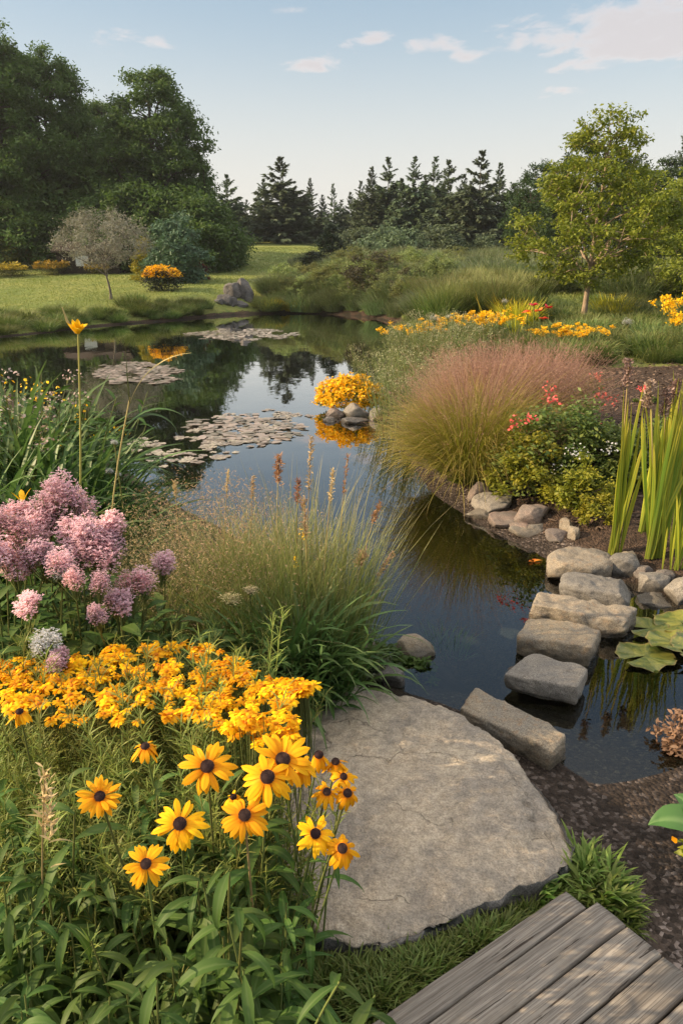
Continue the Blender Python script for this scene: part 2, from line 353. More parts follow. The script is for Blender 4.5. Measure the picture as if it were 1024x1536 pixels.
# ------------------------------------------------------------------ the setting: land and water
def ground_material():
    m, t, out = mat('ground'); L = t.links.new
    g = N(t, 'ShaderNodeNewGeometry'); P = g.outputs['Position']
    at_ = N(t, 'ShaderNodeAttribute', attribute_name='Col'); sp = N(t, 'ShaderNodeSeparateColor'); L(at_.outputs['Color'], sp.inputs[0])
    n0 = noise(t, .35, 4, .6, P); n1 = noise(t, 2.2, 5, .6, P); n2 = noise(t, 18, 4, .7, P); n3 = noise(t, 90, 3, .7, P)
    lawn = mixc(t, maprange(t, n0, .35, .65), (.16, .21, .05), (.25, .265, .075))
    lawn = mixc(t, maprange(t, n1, .45, .7), lawn, (.115, .165, .04)); lawn = mixc(t, maprange(t, n2, .5, .75, 0, .6), lawn, (.27, .27, .10))
    soil = mixc(t, maprange(t, n2, .35, .65), (.030, .020, .014), (.085, .055, .038)); soil = mixc(t, maprange(t, n3, .55, .7, 0, .7), soil, (.16, .115, .085))
    vo = N(t, 'ShaderNodeTexVoronoi'); vo.inputs['Scale'].default_value = 70; L(P, vo.inputs['Vector'])
    hs = N(t, 'ShaderNodeSeparateColor'); L(vo.outputs['Color'], hs.inputs[0])
    grav = mixc(t, hs.outputs[0], (.035, .027, .022), (.15, .115, .095)); grav = mixc(t, maprange(t, hs.outputs[1], .80, .93), grav, (.34, .28, .25)); grav = mixc(t, maprange(t, n2, .42, .62, 0, .65), grav, (.02, .015, .012))
    bed = mixc(t, maprange(t, n2, .4, .65), (.016, .015, .010), (.045, .038, .022))
    wl = maprange(t, math2(t, 'ADD', sp.outputs[0], math2(t, 'MULTIPLY', math2(t, 'SUBTRACT', n1, .5), .6)), .4, .6)
    wg = maprange(t, math2(t, 'ADD', sp.outputs[2], math2(t, 'MULTIPLY', math2(t, 'SUBTRACT', n2, .5), .5)), .35, .65)
    wb = maprange(t, math2(t, 'ADD', sp.outputs[1], math2(t, 'MULTIPLY', math2(t, 'SUBTRACT', n2, .5), .4)), .3, .7)
    col = mixc(t, wl, soil, lawn); col = mixc(t, wb, col, bed); col = mixc(t, wg, col, grav)
    # the rim is dark where the pond keeps it wet
    sz = N(t, 'ShaderNodeSeparateXYZ'); L(P, sz.inputs[0]); w = maprange(t, sz.outputs[2], WATER + .01, WATER + .05, .6, 0); col = mixc(t, w, col, (.022, .016, .012))
    b = N(t, 'ShaderNodeBsdfPrincipled'); L(col, b.inputs['Base Color']); b.inputs['Roughness'].default_value = .9; b.inputs['Specular IOR Level'].default_value = .2
    h = math2(t, 'ADD', math2(t, 'MULTIPLY', n2, .8), math2(t, 'SUBTRACT', n3, math2(t, 'MULTIPLY', vo.outputs['Distance'], 1.2)))
    bump(t, b, h, .8, .02); L(b.outputs[0], out.inputs[0]); return m
def sinh_axis(a, b, c, w, n):
    u = np.linspace(math.asinh((a - c) / w), math.asinh((b - c) / w), n); return c + w * np.sinh(u)
gx = sinh_axis(-420, 420, .3, 1.6, 380); gy = sinh_axis(-30, 520, 2.6, 2.2, 400)
GX, GY = np.meshgrid(gx, gy); GZ = height(GX, GY)
dG = pond_dist(GX, GY)
xr = GX.ravel(); yr = GY.ravel(); wR = sstep(-.07, .05, xr / np.maximum(np.abs(yr), 4))
zl = np.where(wR > .5, sstep(10.2, 11.2, yr), sstep(13.5, 16.5, yr)) * sstep(.0, .5, dG)
beach_d = np.hypot((xr - 1.0) / 1.0, (yr - 1.9) / 1.15)
zg = np.maximum(sstep(1.25, .75, beach_d), sstep(.30, .1, np.abs(dG)) * sstep(3.4, 4.4, yr) * sstep(8, 6.5, yr) * (xr > .6) * .75)
zb = sstep(.06, -.05, dG)
Cg = np.stack([zl, zb, zg, np.ones_like(zl)], -1)
ii = np.arange(GX.size).reshape(GX.shape)
Fg = np.stack([ii[:-1, :-1], ii[:-1, 1:], ii[1:, 1:], ii[1:, :-1]], -1).reshape(-1, 4)
mb = MB().add(np.stack([xr, yr, GZ.ravel()], -1), Fg, Cg)
struct(link('ground', mb.mesh('ground', ground_material())))

def water_material():
    m, t, out = mat('water'); L = t.links.new
    g = N(t, 'ShaderNodeNewGeometry')
    mp = N(t, 'ShaderNodeMapping'); mp.inputs['Scale'].default_value = (1, .55, 1); L(g.outputs['Position'], mp.inputs[0])
    h = math2(t, 'ADD', noise(t, 2.2, 2, .5, mp.outputs[0]), math2(t, 'MULTIPLY', noise(t, 14, 2, .5, mp.outputs[0]), .12))
    bp = N(t, 'ShaderNodeBump'); bp.inputs['Strength'].default_value = .05; bp.inputs['Distance'].default_value = .05; L(h, bp.inputs['Height'])
    fr = N(t, 'ShaderNodeFresnel'); fr.inputs['IOR'].default_value = 1.36; L(bp.outputs[0], fr.inputs['Normal'])
    gl = N(t, 'ShaderNodeBsdfGlossy'); gl.inputs['Roughness'].default_value = .012; gl.inputs['Color'].default_value = (1, 1, 1, 1); L(bp.outputs[0], gl.inputs['Normal'])
    tr = N(t, 'ShaderNodeBsdfTransparent'); tr.inputs[0].default_value = (.62, .66, .52, 1)
    mx = N(t, 'ShaderNodeMixShader'); rf = N(t, 'ShaderNodeMath', operation='MULTIPLY', use_clamp=True); rf.inputs[1].default_value = 1.7; L(fr.outputs[0], rf.inputs[0]); L(rf.outputs[0], mx.inputs[0]); L(tr.outputs[0], mx.inputs[1]); L(gl.outputs[0], mx.inputs[2]); L(mx.outputs[0], out.inputs[0]); return m
x0, y0 = POND.min(0) - .3; x1, y1 = POND.max(0) + .3
struct(link('water', MB().add([(x0, y0, WATER), (x1, y0, WATER), (x1, y1, WATER), (x0, y1, WATER)], [(0, 1, 2, 3)]).mesh('water', water_material(), False)))

# ------------------------------------------------------------------ stones and the deck
M_GRAN = rockmat('granite', (.36, .30, .22), (.28, .25, .205), (.36, .24, .14), 1.0)
M_GREY = rockmat('grey_stone', (.23, .215, .195), (.30, .275, .24), (.16, .145, .13), 1.0)
M_PINK = rockmat('pink_stone', (.28, .205, .175), (.22, .185, .165), (.34, .265, .215), 1.2)
M_DARK = rockmat('dark_stone', (.11, .105, .105), (.19, .18, .175), (.08, .075, .07), .4, grain=.3)
def slab_material():
    m, t, out = mat('slab_stone'); L = t.links.new; P = N(t, 'ShaderNodeNewGeometry').outputs['Position']
    a = noise(t, 3.2, 8, .65, P, .8); b = noise(t, 9, 6, .7, P, .3); c = noise(t, 34, 5, .7, P); d = noise(t, 150, 3, .75, P); e = noise(t, 330, 2, .6, P); w = noise(t, 1.6, 5, .6, P, 1.5)
    col = mixc(t, maprange(t, a, .36, .62), (.27, .238, .20), (.43, .365, .28)); col = mixc(t, maprange(t, b, .48, .66, 0, .75), col, (.47, .385, .285)); col = mixc(t, maprange(t, w, .50, .62, 0, .6), col, (.22, .20, .175))
    col = mixc(t, 1.0, col, maprange(t, c, .3, .7, .78, 1.2), 'MULTIPLY'); col = mixc(t, 1.0, col, maprange(t, d, .3, .7, .74, 1.26), 'MULTIPLY')
    dk = math2(t, 'MULTIPLY', maprange(t, e, .60, .68), maprange(t, b, .40, .60)); col = mixc(t, math2(t, 'MULTIPLY', dk, .7), col, (.07, .062, .055))
    lc = math2(t, 'MULTIPLY', maprange(t, c, .58, .66), maprange(t, w, .40, .30)); col = mixc(t, math2(t, 'MULTIPLY', lc, .6), col, (.40, .40, .33))
    vo = N(t, 'ShaderNodeTexVoronoi', feature='DISTANCE_TO_EDGE'); vo.inputs['Scale'].default_value = 2.3; vm = N(t, 'ShaderNodeVectorMath', operation='ADD'); nv = N(t, 'ShaderNodeTexNoise'); nv.inputs['Scale'].default_value = 5; nv.inputs['Detail'].default_value = 6; L(P, nv.inputs['Vector']); sc = N(t, 'ShaderNodeVectorMath', operation='SCALE'); sc.inputs['Scale'].default_value = .42; L(nv.outputs['Color'], sc.inputs[0]); L(P, vm.inputs[0]); L(sc.outputs[0], vm.inputs[1]); L(vm.outputs[0], vo.inputs['Vector'])
    ck = math2(t, 'MULTIPLY', maprange(t, vo.outputs['Distance'], .0, .012, 1, 0), maprange(t, a, .44, .56)); col = mixc(t, math2(t, 'MULTIPLY', ck, .32), col, (.06, .052, .045))
    bs = N(t, 'ShaderNodeBsdfPrincipled'); L(col, bs.inputs['Base Color']); bs.inputs['Roughness'].default_value = .88; bs.inputs['Specular IOR Level'].default_value = .2
    h = math2(t, 'ADD', math2(t, 'MULTIPLY', a, 1.6), math2(t, 'ADD', math2(t, 'MULTIPLY', b, 1.0), math2(t, 'ADD', math2(t, 'MULTIPLY', c, .45), math2(t, 'SUBTRACT', math2(t, 'MULTIPLY', d, .22), math2(t, 'MULTIPLY', ck, .35)))))
    bump(t, bs, h, .85, .016); L(bs.outputs[0], out.inputs[0]); return m
M_SLAB = slab_material()
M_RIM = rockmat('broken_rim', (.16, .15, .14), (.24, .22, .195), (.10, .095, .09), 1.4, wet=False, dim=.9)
def fr3(p, f, s=0.0, o=4): return mnoise.fractal(Vector((p[0] * f + s, p[1] * f - s, p[2] * f + 2 * s)), .8, 2.0, o)
_cube = {}
def cube_quads(n):
    if n in _cube: return _cube[n]
    key = {}; V = []; F = []
    def vid(p):
        k = tuple(round(q * n) for q in p)
        if k not in key: key[k] = len(V); V.append(p)
        return key[k]
    g = np.linspace(-1, 1, n + 1)
    for ax in range(3):
        for sg in (-1, 1):
            for i in range(n):
                for j in range(n):
                    q = []
                    for a, b in ((i, j), (i + 1, j), (i + 1, j + 1), (i, j + 1)):
                        p = [0, 0, 0]; p[ax] = sg; p[(ax + 1) % 3] = g[a]; p[(ax + 2) % 3] = g[b]; q.append(vid(tuple(p)))
                    F.append(q if sg > 0 else q[::-1])
    _cube[n] = (np.array(V), np.array(F)); return _cube[n]
def stone_shape(k, dims, seed, amp=.1, freq=1.3, facets=5, n=16, cut=.82):
    """stone inside a box of half sizes DIMS: k = 2 a ball, 8 nearly a box; planes knocked off it, then roughened"""
    V, F = cube_quads(n); r = np.random.default_rng(seed)
    q = V / (np.abs(V) ** k).sum(1, keepdims=True) ** (1 / k)
    for _ in range(facets):
        d = r.normal(size=3); d[2] *= .7; d /= np.linalg.norm(d)
        ex = (q @ d) - cut * np.max(q @ d) * r.uniform(.88, 1.08); q = q - np.maximum(ex, 0)[:, None] * d * .92
    dm = np.array(dims); mean = dm.mean()
    P = q * dm
    f = freq / mean * .55
    dis = np.array([fr3(p, f, seed * 3.1) + .35 * fr3(p, f * 4.5, seed) for p in P])
    nr = norm(q / dm); P = P + nr * (dis * amp * mean)[:, None]
    return P, F
def rock(u, v, w, h, label, group=None, m=M_GREY, k=3.0, depth=.75, rz=0.0, seed=1, sink=.35, name='rock', z=None, cut=.73, amp=.09, tilt=0.0):
    h *= .86
    """rock whose foot shows at pixel (u, v), w wide and h high, in metres"""
    p = hit(u, v) if z is None else onz(u, v, z)
    P, F = stone_shape(k + .4, (w / 2, w / 2 * depth, h / 2 * (1 + sink)), seed, amp=amp, cut=cut, facets=12, n=20)
    if tilt: P = P @ np.array(Matrix.Rotation(tilt, 3, 'Y')).T
    o = link(name, MB().add(P, F).mesh(name, m), None, (p[0], p[1] + w * depth * .4, p[2] + h / 2 * (1 - sink)))
    o.rotation_euler = (0, 0, rz); thing(o, label, 'rock' if name != 'stepping_stone' else 'stepping stone', group); return o
def block(px4, ztop, thick, label, seed, m=M_GRAN, k=14, amp=.062, group='stepping stones across the pond', facets=9, cut=.95, puff=1.03):
    c = np.array([onz(u, v, ztop)[:2] for u, v in px4])          # back left, back right, front right, front left of its top
    ctr = c.mean(0); c = ctr + (c - ctr) * puff
    P, F = stone_shape(k, (1, 1, 1), seed, amp=0, facets=facets, cut=cut, n=34)
    P = np.clip(P, -1.1, 1.1)
    a = (P[:, :1] + 1) / 2; b = (P[:, 1:2] + 1) / 2
    top = c[3] * (1 - a) + c[2] * a; back = c[0] * (1 - a) + c[1] * a
    XY = top * (1 - b) + back * b
    Z = ztop - thick * (1 - P[:, 2]) / 2
    Q = np.column_stack([XY - ctr, Z])
    sz = np.linalg.norm(c[1] - c[0])
    nn = norm(P ** 3)
    dis = np.array([fr3(q, 6, seed * 2.3) + .5 * fr3(q, 20, seed) - .9 * max(0, fr3(q, 11, seed + 7) - .25) for q in Q]); Q += nn * (dis * amp * sz * .55)[:, None]
    o = link('stepping_stone', MB().add(Q, F).mesh('stepping_stone', m), None, (ctr[0], ctr[1], 0))
    return thing(o, label, 'stepping stone', group)
ZS = -.055
block([(718, 1030), (852, 1097), (826, 1122), (688, 1060)], ZS, .15, 'long tan stepping stone tilted against the edge of the big flagstone', 3, M_GRAN)
block([(797, 978), (881, 1000), (864, 1030), (755, 1010)], ZS, .10, 'short grey stepping stone, second from the big flagstone, dark water under its front', 5, M_GREY)
block([(793, 924), (901, 941), (886, 970), (775, 953)], ZS, .13, 'square speckled stepping stone, third from the big flagstone', 8)
block([(811, 885), (954, 909), (936, 933), (799, 905)], ZS + .005, .12, 'long flat tan stepping stone, fourth from the big flagstone, beside the lily pads', 12)
block([(846, 852), (946, 866), (944, 892), (838, 874)], ZS + .015, .15, 'rounded grey stepping stone, fifth from the big flagstone, next to the last', 17, M_GREY, 5, .06, facets=8, cut=.9, puff=1.04)
block([(828, 814), (918, 822), (916, 846), (822, 842)], ZS + .015, .15, 'rounded tan boulder that ends the row of stepping stones by the iris', 21, M_GRAN, 4.6, .06, facets=8, cut=.88, puff=1.06)

def flagstone():
    out_px = [(415, 1042), (445, 1029), (490, 1023), (540, 1026), (590, 1036), (640, 1046), (690, 1066), (735, 1092), (772, 1122), (792, 1150), (798, 1163), (828, 1188), (850, 1222), (861, 1256),
              (857, 1278), (832, 1300), (790, 1319), (742, 1340), (706, 1350), (682, 1366), (640, 1384), (585, 1397), (530, 1410), (497, 1404), (470, 1384), (435, 1320), (405, 1240), (385, 1150), (393, 1085)]
    o = np.array([onz(u, v, 0)[:2] for u, v in out_px]); c = o.mean(0)
    cl = np.vstack([o, o[:1]]); seg = np.r_[0, np.cumsum(np.linalg.norm(np.diff(cl, axis=0), axis=1))]
    na = 300; s_ = np.linspace(0, seg[-1], na, endpoint=False)
    O = np.stack([np.interp(s_, seg, cl[:, 0]), np.interp(s_, seg, cl[:, 1])], -1)
    for i in range(na):
        p = O[i]; nrm = (p - c) / np.linalg.norm(p - c); O[i] = p + nrm * (.016 * fr3((p[0], p[1], 0), 6, 1.7) + .010 * fr3((p[0], p[1], 0), 19, 5) - .014 * max(0, fr3((p[0], p[1], 0), 11, 9) - .15))
    rings = []
    for r in np.r_[np.linspace(0.0005, .9, 46), np.linspace(.915, 1, 12)]:
        P = c + (O - c) * r; z = np.zeros(na)
        for i in range(na):
            e = (1 - r) * np.linalg.norm(O[i] - c); p = (P[i, 0], P[i, 1], 0)
            z[i] = .016 * fr3(p, 2.4, 3) + .008 * fr3(p, 8, 8) + .003 * fr3(p, 26, 4) - .022 * math.exp(-e / (.016 + .02 * abs(fr3(p, 5, 12))))
            # a shallow shelf flaked off the rim on the far right side
            ang = math.atan2(P[i, 1] - c[1], P[i, 0] - c[0]); fl = math.exp(-((ang + .15) / .55) ** 2) * (1 if e < .09 + .06 * fr3(p, 5, 2) else 0); z[i] -= .026 * fl
        rings.append(np.column_stack([P, z]))
    for k, (ins, dz) in enumerate(((.001, -.026), (-.005, -.045), (.006, -.06), (-.003, -.085), (.010, -.115), (.03, -.15))):
        P = O.copy(); Z = np.full(na, dz)
        for i in range(na):
            nrm = (O[i] - c) / np.linalg.norm(O[i] - c); P[i] = O[i] - nrm * (ins + .007 * fr3((O[i, 0], O[i, 1], dz * 6), 16, 2)); Z[i] += .006 * fr3((O[i, 0], O[i, 1], dz), 9, 6)
        rings.append(np.column_stack([P, Z]))
    V = np.concatenate(rings); V[:, :2] -= c; i = np.arange(len(V)).reshape(len(rings), na); j = np.roll(i, -1, 1)
    F = np.stack([i[:-1], i[1:], j[1:], j[:-1]], -1).reshape(-1, 4)
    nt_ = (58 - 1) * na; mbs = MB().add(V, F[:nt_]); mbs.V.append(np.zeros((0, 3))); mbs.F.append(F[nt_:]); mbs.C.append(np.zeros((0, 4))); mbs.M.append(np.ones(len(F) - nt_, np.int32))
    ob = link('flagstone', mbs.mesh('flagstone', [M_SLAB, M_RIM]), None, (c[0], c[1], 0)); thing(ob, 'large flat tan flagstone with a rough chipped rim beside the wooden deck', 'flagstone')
flagstone()

# rocks of the right bank
G1 = 'rocks along the flower bed shore'
rock(722, 752, .24, .16, 'brown domed rock at the foot of the fountain grass', G1, M_PINK, seed=31, k=2.6, sink=.3)
rock(745, 770, .34, .14, 'smooth grey rock in front of the brown domed rock', G1, M_GREY, seed=32, k=2.6)
rock(802, 786, .28, .12, 'pinkish rounded rock under the leafy rose bush', G1, M_PINK, seed=33, k=2.6)
for i, (u, v, w, h, l) in enumerate([(722, 780, .26, .06, 'low flat ledge stone at the waterline below the grey rock'), (762, 790, .34, .06, 'wide flat ledge stone below the rose bush'), (800, 802, .30, .06, 'flat pinkish ledge stone between pond and rose bush'),
        (836, 812, .22, .05, 'small flat ledge stone just behind the last boulder'), (850, 795, .13, .08, 'small pink stone under the white flowered bush'), (780, 800, .2, .06, 'thin half sunken stone at the water edge'), (862, 808, .12, .08, 'little pale stone behind the last boulder')]):
    rock(u, v, w, h, l, G1, M_PINK if i % 2 else M_GRAN, seed=40 + i, k=3.2, rz=.3 * i, sink=.5)
G2 = 'stones round the iris clumps'
rock(937, 866, .19, .14, 'upright grey stone between the iris clump and the boulder', G2, M_GREY, seed=51, k=2.6)
rock(982, 889, .22, .12, 'oval speckled grey stone in front of the iris', G2, M_GREY, seed=52, k=2.4)
rock(1030, 906, .2, .15, 'rounded grey stone at the water edge beyond the lily pads', G2, M_GREY, seed=53, k=2.4)
rock(944, 848, .15, .08, 'small yellowish stone behind the upright grey stone', G2, M_GRAN, seed=54, k=2.6)
rock(968, 868, .12, .09, 'small pale stone wedged among the iris stems', G2, M_PINK, seed=55, k=2.6)
rock(1000, 872, .13, .07, 'small reddish stone beside the iris foot', G2, M_PINK, seed=56, k=2.6)
rock(925, 898, .24, .08, 'dark wet stone low in the water by the fifth stepping stone', G2, M_GREY, seed=57, k=2.8, sink=.6)
rock(985, 915, .24, .06, 'flat wet stone awash behind the lily pads', G2, M_GREY, seed=58, k=2.8, sink=.7)
G3 = 'rocks by the grass clump and flagstone'
rock(622, 990, .20, .09, 'mossy tan rock standing in the pond beyond the flagstone', G3, M_GRAN, seed=61, k=2.7, z=WATER, sink=.4, depth=.8)
rock(548, 992, .12, .10, 'square upright stone half hidden by the grass clump', G3, M_PINK, seed=62, k=5)
rock(588, 1030, .16, .08, 'smooth grey rock against the far rim of the flagstone', G3, M_GREY, seed=63, k=2.4)
rock(468, 1012, .1, .07, 'small dark stone below the leafy base of the grass', G3, M_DARK, seed=64, k=2.8)
# the mound's own stones
G4 = 'rocks under the golden flower mound'
rock(534, 628, .32, .20, 'pale rounded rock under the middle of the golden mound', G4, M_GREY, seed=71, k=2.6, z=WATER)
rock(502, 626, .26, .11, 'low brown rock at the pond end of the golden mound', G4, M_PINK, seed=72, k=2.6, z=WATER)
rock(567, 630, .22, .16, 'grey rock where the golden mound meets the grasses', G4, M_GREY, seed=73, k=2.6, z=WATER)
rock(533, 636, .36, .06, 'flat wet rock awash below the pale rounded rock', G4, M_DARK, seed=74, k=2.8, z=WATER, sink=.6)
rock(494, 633, .18, .06, 'small dark rock awash at the tip of the mound', G4, M_DARK, seed=75, k=2.8, z=WATER, sink=.6)
# stones of the inlet on the far bank
G5 = 'stones of the little waterfall'
for i, (u, v, w, h, l) in enumerate([(366, 450, .75, .95, 'tall upright grey rock of the far waterfall'), (350, 446, .8, .62, 'sloping grey rock behind the far waterfall'), (338, 456, .95, .4, 'wide low slab at the foot of the far waterfall'),
        (328, 456, .55, .22, 'small grey rock at the lawn end of the far waterfall'), (347, 458, .6, .35, 'pale stone in the middle of the far waterfall'), (371, 452, .6, .5, 'dark rock where the far waterfall meets the grasses'), (358, 460, .7, .25, 'flat stone lowest in the far waterfall')]):
    rock(u, v, w, h, l, G5, M_DARK, seed=81 + i, k=3, rz=.5 * i)
# stones lying on the bed, seen through the water
rock(856, 1196, .2, .07, 'brown stone under shallow water beside the flagstone', None, M_PINK, seed=91, k=2.4, z=-.22, sink=.3)
rock(700, 980, .14, .08, 'reddish stone sunk in the dark pond near the third stepping stone', None, M_PINK, seed=92, k=2.5, z=-.30)
rock(770, 972, .16, .10, 'grey stone sunk in the pond by the stepping stones', None, M_GREY, seed=93, k=2.5, z=-.28)
rock(820, 1062, .34, .12, 'brown sunken stone below the second stepping stone', None, M_PINK, seed=94, k=4, z=-.24)

def deck():
    m, t, out = mat('weathered_wood'); L = t.links.new
    tc = N(t, 'ShaderNodeTexCoord'); oi = N(t, 'ShaderNodeObjectInfo')
    ad = N(t, 'ShaderNodeVectorMath', operation='ADD'); L(tc.outputs['Object'], ad.inputs[0])
    rv = N(t, 'ShaderNodeCombineXYZ'); L(math2(t, 'MULTIPLY', oi.outputs['Random'], 17), rv.inputs[0]); L(math2(t, 'MULTIPLY', oi.outputs['Random'], 5), rv.inputs[1]); L(rv.outputs[0], ad.inputs[1])
    def st(sx, sy, sc, d, dist=.6):
        mp = N(t, 'ShaderNodeMapping'); mp.inputs['Scale'].default_value = (sx, sy, 6); L(ad.outputs[0], mp.inputs[0]); return noise(t, sc, d, .6, mp.outputs[0], dist)
    g1 = st(.7, 9, 4, 6, 1.2); g2 = st(.8, 70, 5, 6, .3); g3 = st(.6, 13, 3.2, 4, 2.2); g4 = noise(t, 9, 4, .6, ad.outputs[0])
    wv = N(t, 'ShaderNodeTexWave', wave_type='BANDS', bands_direction='Y'); mp = N(t, 'ShaderNodeMapping'); mp.inputs['Scale'].default_value = (.55, 6, 1); L(ad.outputs[0], mp.inputs[0]); L(mp.outputs[0], wv.inputs['Vector'])
    wv.inputs['Scale'].default_value = 3.2; wv.inputs['Distortion'].default_value = 5; wv.inputs['Detail'].default_value = 4; wv.inputs['Detail Scale'].default_value = .9
    col = mixc(t, maprange(t, g1, .3, .7), (.165, .15, .132), (.29, .262, .228)); col = mixc(t, maprange(t, g2, .48, .58, 0, .75), col, (.105, .09, .078))
    col = mixc(t, maprange(t, wv.outputs['Fac'], .0, .35, .5, 0), col, (.13, .11, .095)); col = mixc(t, maprange(t, g3, .325, .36, .95, 0), col, (.045, .035, .028)); col = mixc(t, maprange(t, g4, .5, .75, 0, .35), col, (.30, .26, .205))
    hs = N(t, 'ShaderNodeHueSaturation'); L(col, hs.inputs['Color']); L(maprange(t, oi.outputs['Random'], 0, 1, .86, 1.12), hs.inputs['Value'])
    b = N(t, 'ShaderNodeBsdfPrincipled'); L(hs.outputs[0], b.inputs['Base Color']); b.inputs['Roughness'].default_value = .82; b.inputs['Specular IOR Level'].default_value = .2
    h = math2(t, 'ADD', math2(t, 'MULTIPLY', g2, .5), math2(t, 'ADD', maprange(t, g3, .28, .36), math2(t, 'MULTIPLY', wv.outputs['Fac'], .35))); bump(t, b, h, .7, .004); L(b.outputs[0], out.inputs[0])
    ang = math.atan2(.566, .824); ex = np.array([.824, .566]); ey = np.array([-.566, .824])
    root = empty('wooden_deck', (0, 0, 0), 'weathered grey wooden deck of wide planks at the near corner', 'deck', rz=ang)
    # distances across the planks (towards the flagstone) and where each plank ends
    edges = [(.955, .889, 1.392), (.885, .798, 1.432), (.792, .695, 1.430), (.689, .600, 1.428), (.594, .50, 1.425), (.494, .40, 1.425), (.394, .30, 1.42), (.294, .20, 1.42)]
    for j, (yb, ya, xe) in enumerate(edges):
        n = 90; L0 = xe - (-.55); xs = np.linspace(-.55, xe, n); w = yb - ya
        prof = [(0, -.032), (0, -.006), (.0022, -.0015), (.006, 0), (w * .3, .0008), (w * .7, .0008), (w - .006, 0), (w - .0022, -.0015), (w, -.006), (w, -.032)]
        ring = np.array([(p[0] + ya, p[1]) for p in prof]); k = len(prof); V = np.zeros((n, k, 3)); V[..., 0] = xs[:, None]; V[..., 1] = ring[:, 0]; V[..., 2] = ring[:, 1]
        for i in range(n):
            e = max(0, 1 - (xe - xs[i]) / .03)
            for q in range(k):
                V[i, q, 1] += .0018 * fr3((xs[i], j * 3.1 + (q > 4), 0), 5, j); V[i, q, 2] += .0012 * fr3((xs[i], q * .3, j), 7, j) - .006 * e * e * (q in (2, 3, 4, 5, 6, 7))
            V[i, :, 0] -= 0
        V[-1, :, 0] += [.004 * fr3((q * .5, j, 0), 2, j) for q in range(k)]
        ii = np.arange(n * k).reshape(n, k); jj = np.roll(ii, -1, 1)
        F = np.concatenate([np.stack([ii[:-1], ii[1:], jj[1:], jj[:-1]], -1).reshape(-1, 4), [[ii[-1, q], ii[-1, k - 1 - q], ii[-1, k - 2 - q], ii[-1, q + 1]] for q in range(k // 2)]])
        me = MB().add(V.reshape(-1, 3), F).mesh('deck_board', m); o = link('deck_board', me, root)
    for x in (1.28, .5, -.3):
        P, F = cube_quads(1); o = link('joist', MB().add(P * np.array([.02, .42, .03]) + np.array([x, .52, -.064]), F).mesh('joist', m, False), root)
deck()

# ------------------------------------------------------------------ trees and far planting
M_BARK = plain('bark', (.10, .085, .07), (.20, .175, .15), 14, .9, .1, .8, .02, (1, 1, .25))
M_BARK2 = plain('dark_bark', (.045, .038, .03), (.09, .075, .06), 10, .9, .1, .6, .03, (1, 1, .25))
M_BIRCH = leafmat('dark_leaves', (.052, .105, .026), (.10, .165, .042), trans=.38, rough=.55, objvar=.12)
M_CONI = leafmat('conifer_needles', (.085, .125, .07), (.14, .185, .105), trans=.25, rough=.7, objvar=.22)
M_YOUNG = leafmat('young_tree_leaves', (.105, .165, .020), (.28, .30, .035), trans=.38, rough=.5, objvar=.1)
M_SILVER = leafmat('silver_leaves', (.17, .18, .14), (.32, .31, .25), trans=.2, rough=.7, objvar=.1)
M_BLUESH = leafmat('blue_green_leaves', (.06, .12, .07), (.11, .18, .10), trans=.2, objvar=.15)
M_OLIVE = leafmat('olive_leaves', (.055, .075, .022), (.12, .125, .045), trans=.25, objvar=.3)
M_BRUSH = leafmat('brush_leaves', (.14, .18, .055), (.25, .265, .105), trans=.35, rough=.7, objvar=.4)
M_GOLD = leafmat('golden_leaves', (.26, .20, .02), (.42, .27, .02), trans=.3, objvar=.15)
M_DARKSH = leafmat('juniper_leaves', (.012, .026, .014), (.026, .045, .024), trans=.1, objvar=.2)
M_YEL = leafmat('yellow_petals', (.78, .46, .012), (.88, .58, .02), trans=.3, rough=.55, spec=.2, objvar=.06)
M_ORG = leafmat('orange_petals', (.80, .30, .008), (.88, .42, .012), trans=.3, rough=.55, spec=.2, objvar=.08)
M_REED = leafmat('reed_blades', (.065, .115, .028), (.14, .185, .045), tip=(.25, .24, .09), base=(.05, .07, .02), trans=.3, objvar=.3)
M_BLUEG = leafmat('blue_grass_blades', (.09, .145, .055), (.16, .21, .085), tip=(.2, .2, .11), trans=.25, objvar=.3)
M_LAWN = leafmat('meadow_blades', (.15, .21, .05), (.25, .28, .075), tip=(.32, .31, .12), trans=.3, objvar=.1)
M_YSEDGE = leafmat('yellow_sedge', (.24, .24, .02), (.40, .34, .02), tip=(.55, .42, .05), trans=.35, objvar=.2)

def dup(src, loc, rz=0.0, sc=1.0, label=None, group=None):
    """a copy of a thing with copies of its parts and their parts; meshes are shared"""
    o = src.copy(); COL.objects.link(o); o.location = loc; o.rotation_euler = (0, 0, rz); o.scale = sc if isinstance(sc, tuple) else (sc,) * 3
    if label: o['label'] = label
    if group: o['group'] = group
    kids(src, o); return o
def kids(a, b):
    for ch in a.children:
        c = ch.copy(); COL.objects.link(c); c.parent = b; kids(ch, c)
class Kind:
    """a kind of plant: its meshes are made once; every one that is set down is a thing of its own"""
    def __init__(s, name, cat, parts): s.name, s.cat, s.parts = name, cat, parts     # parts: [(name, mesh)] ; one part alone = a single mesh
    def put(s, p, label, group=None, rz=None, sc=1.0):
        rz = rng.uniform(0, 6.28) if rz is None else rz
        if len(s.parts) == 1:
            o = link(s.name, s.parts[0][1]); thing(o, label, s.cat, group); o.location = p; o.rotation_euler = (0, 0, rz); o.scale = sc if isinstance(sc, tuple) else (sc,) * 3
        else:
            o = empty(s.name, p, label, s.cat, group, rz, sc)
            for nm, me in s.parts: link(nm, me, o)
        return o
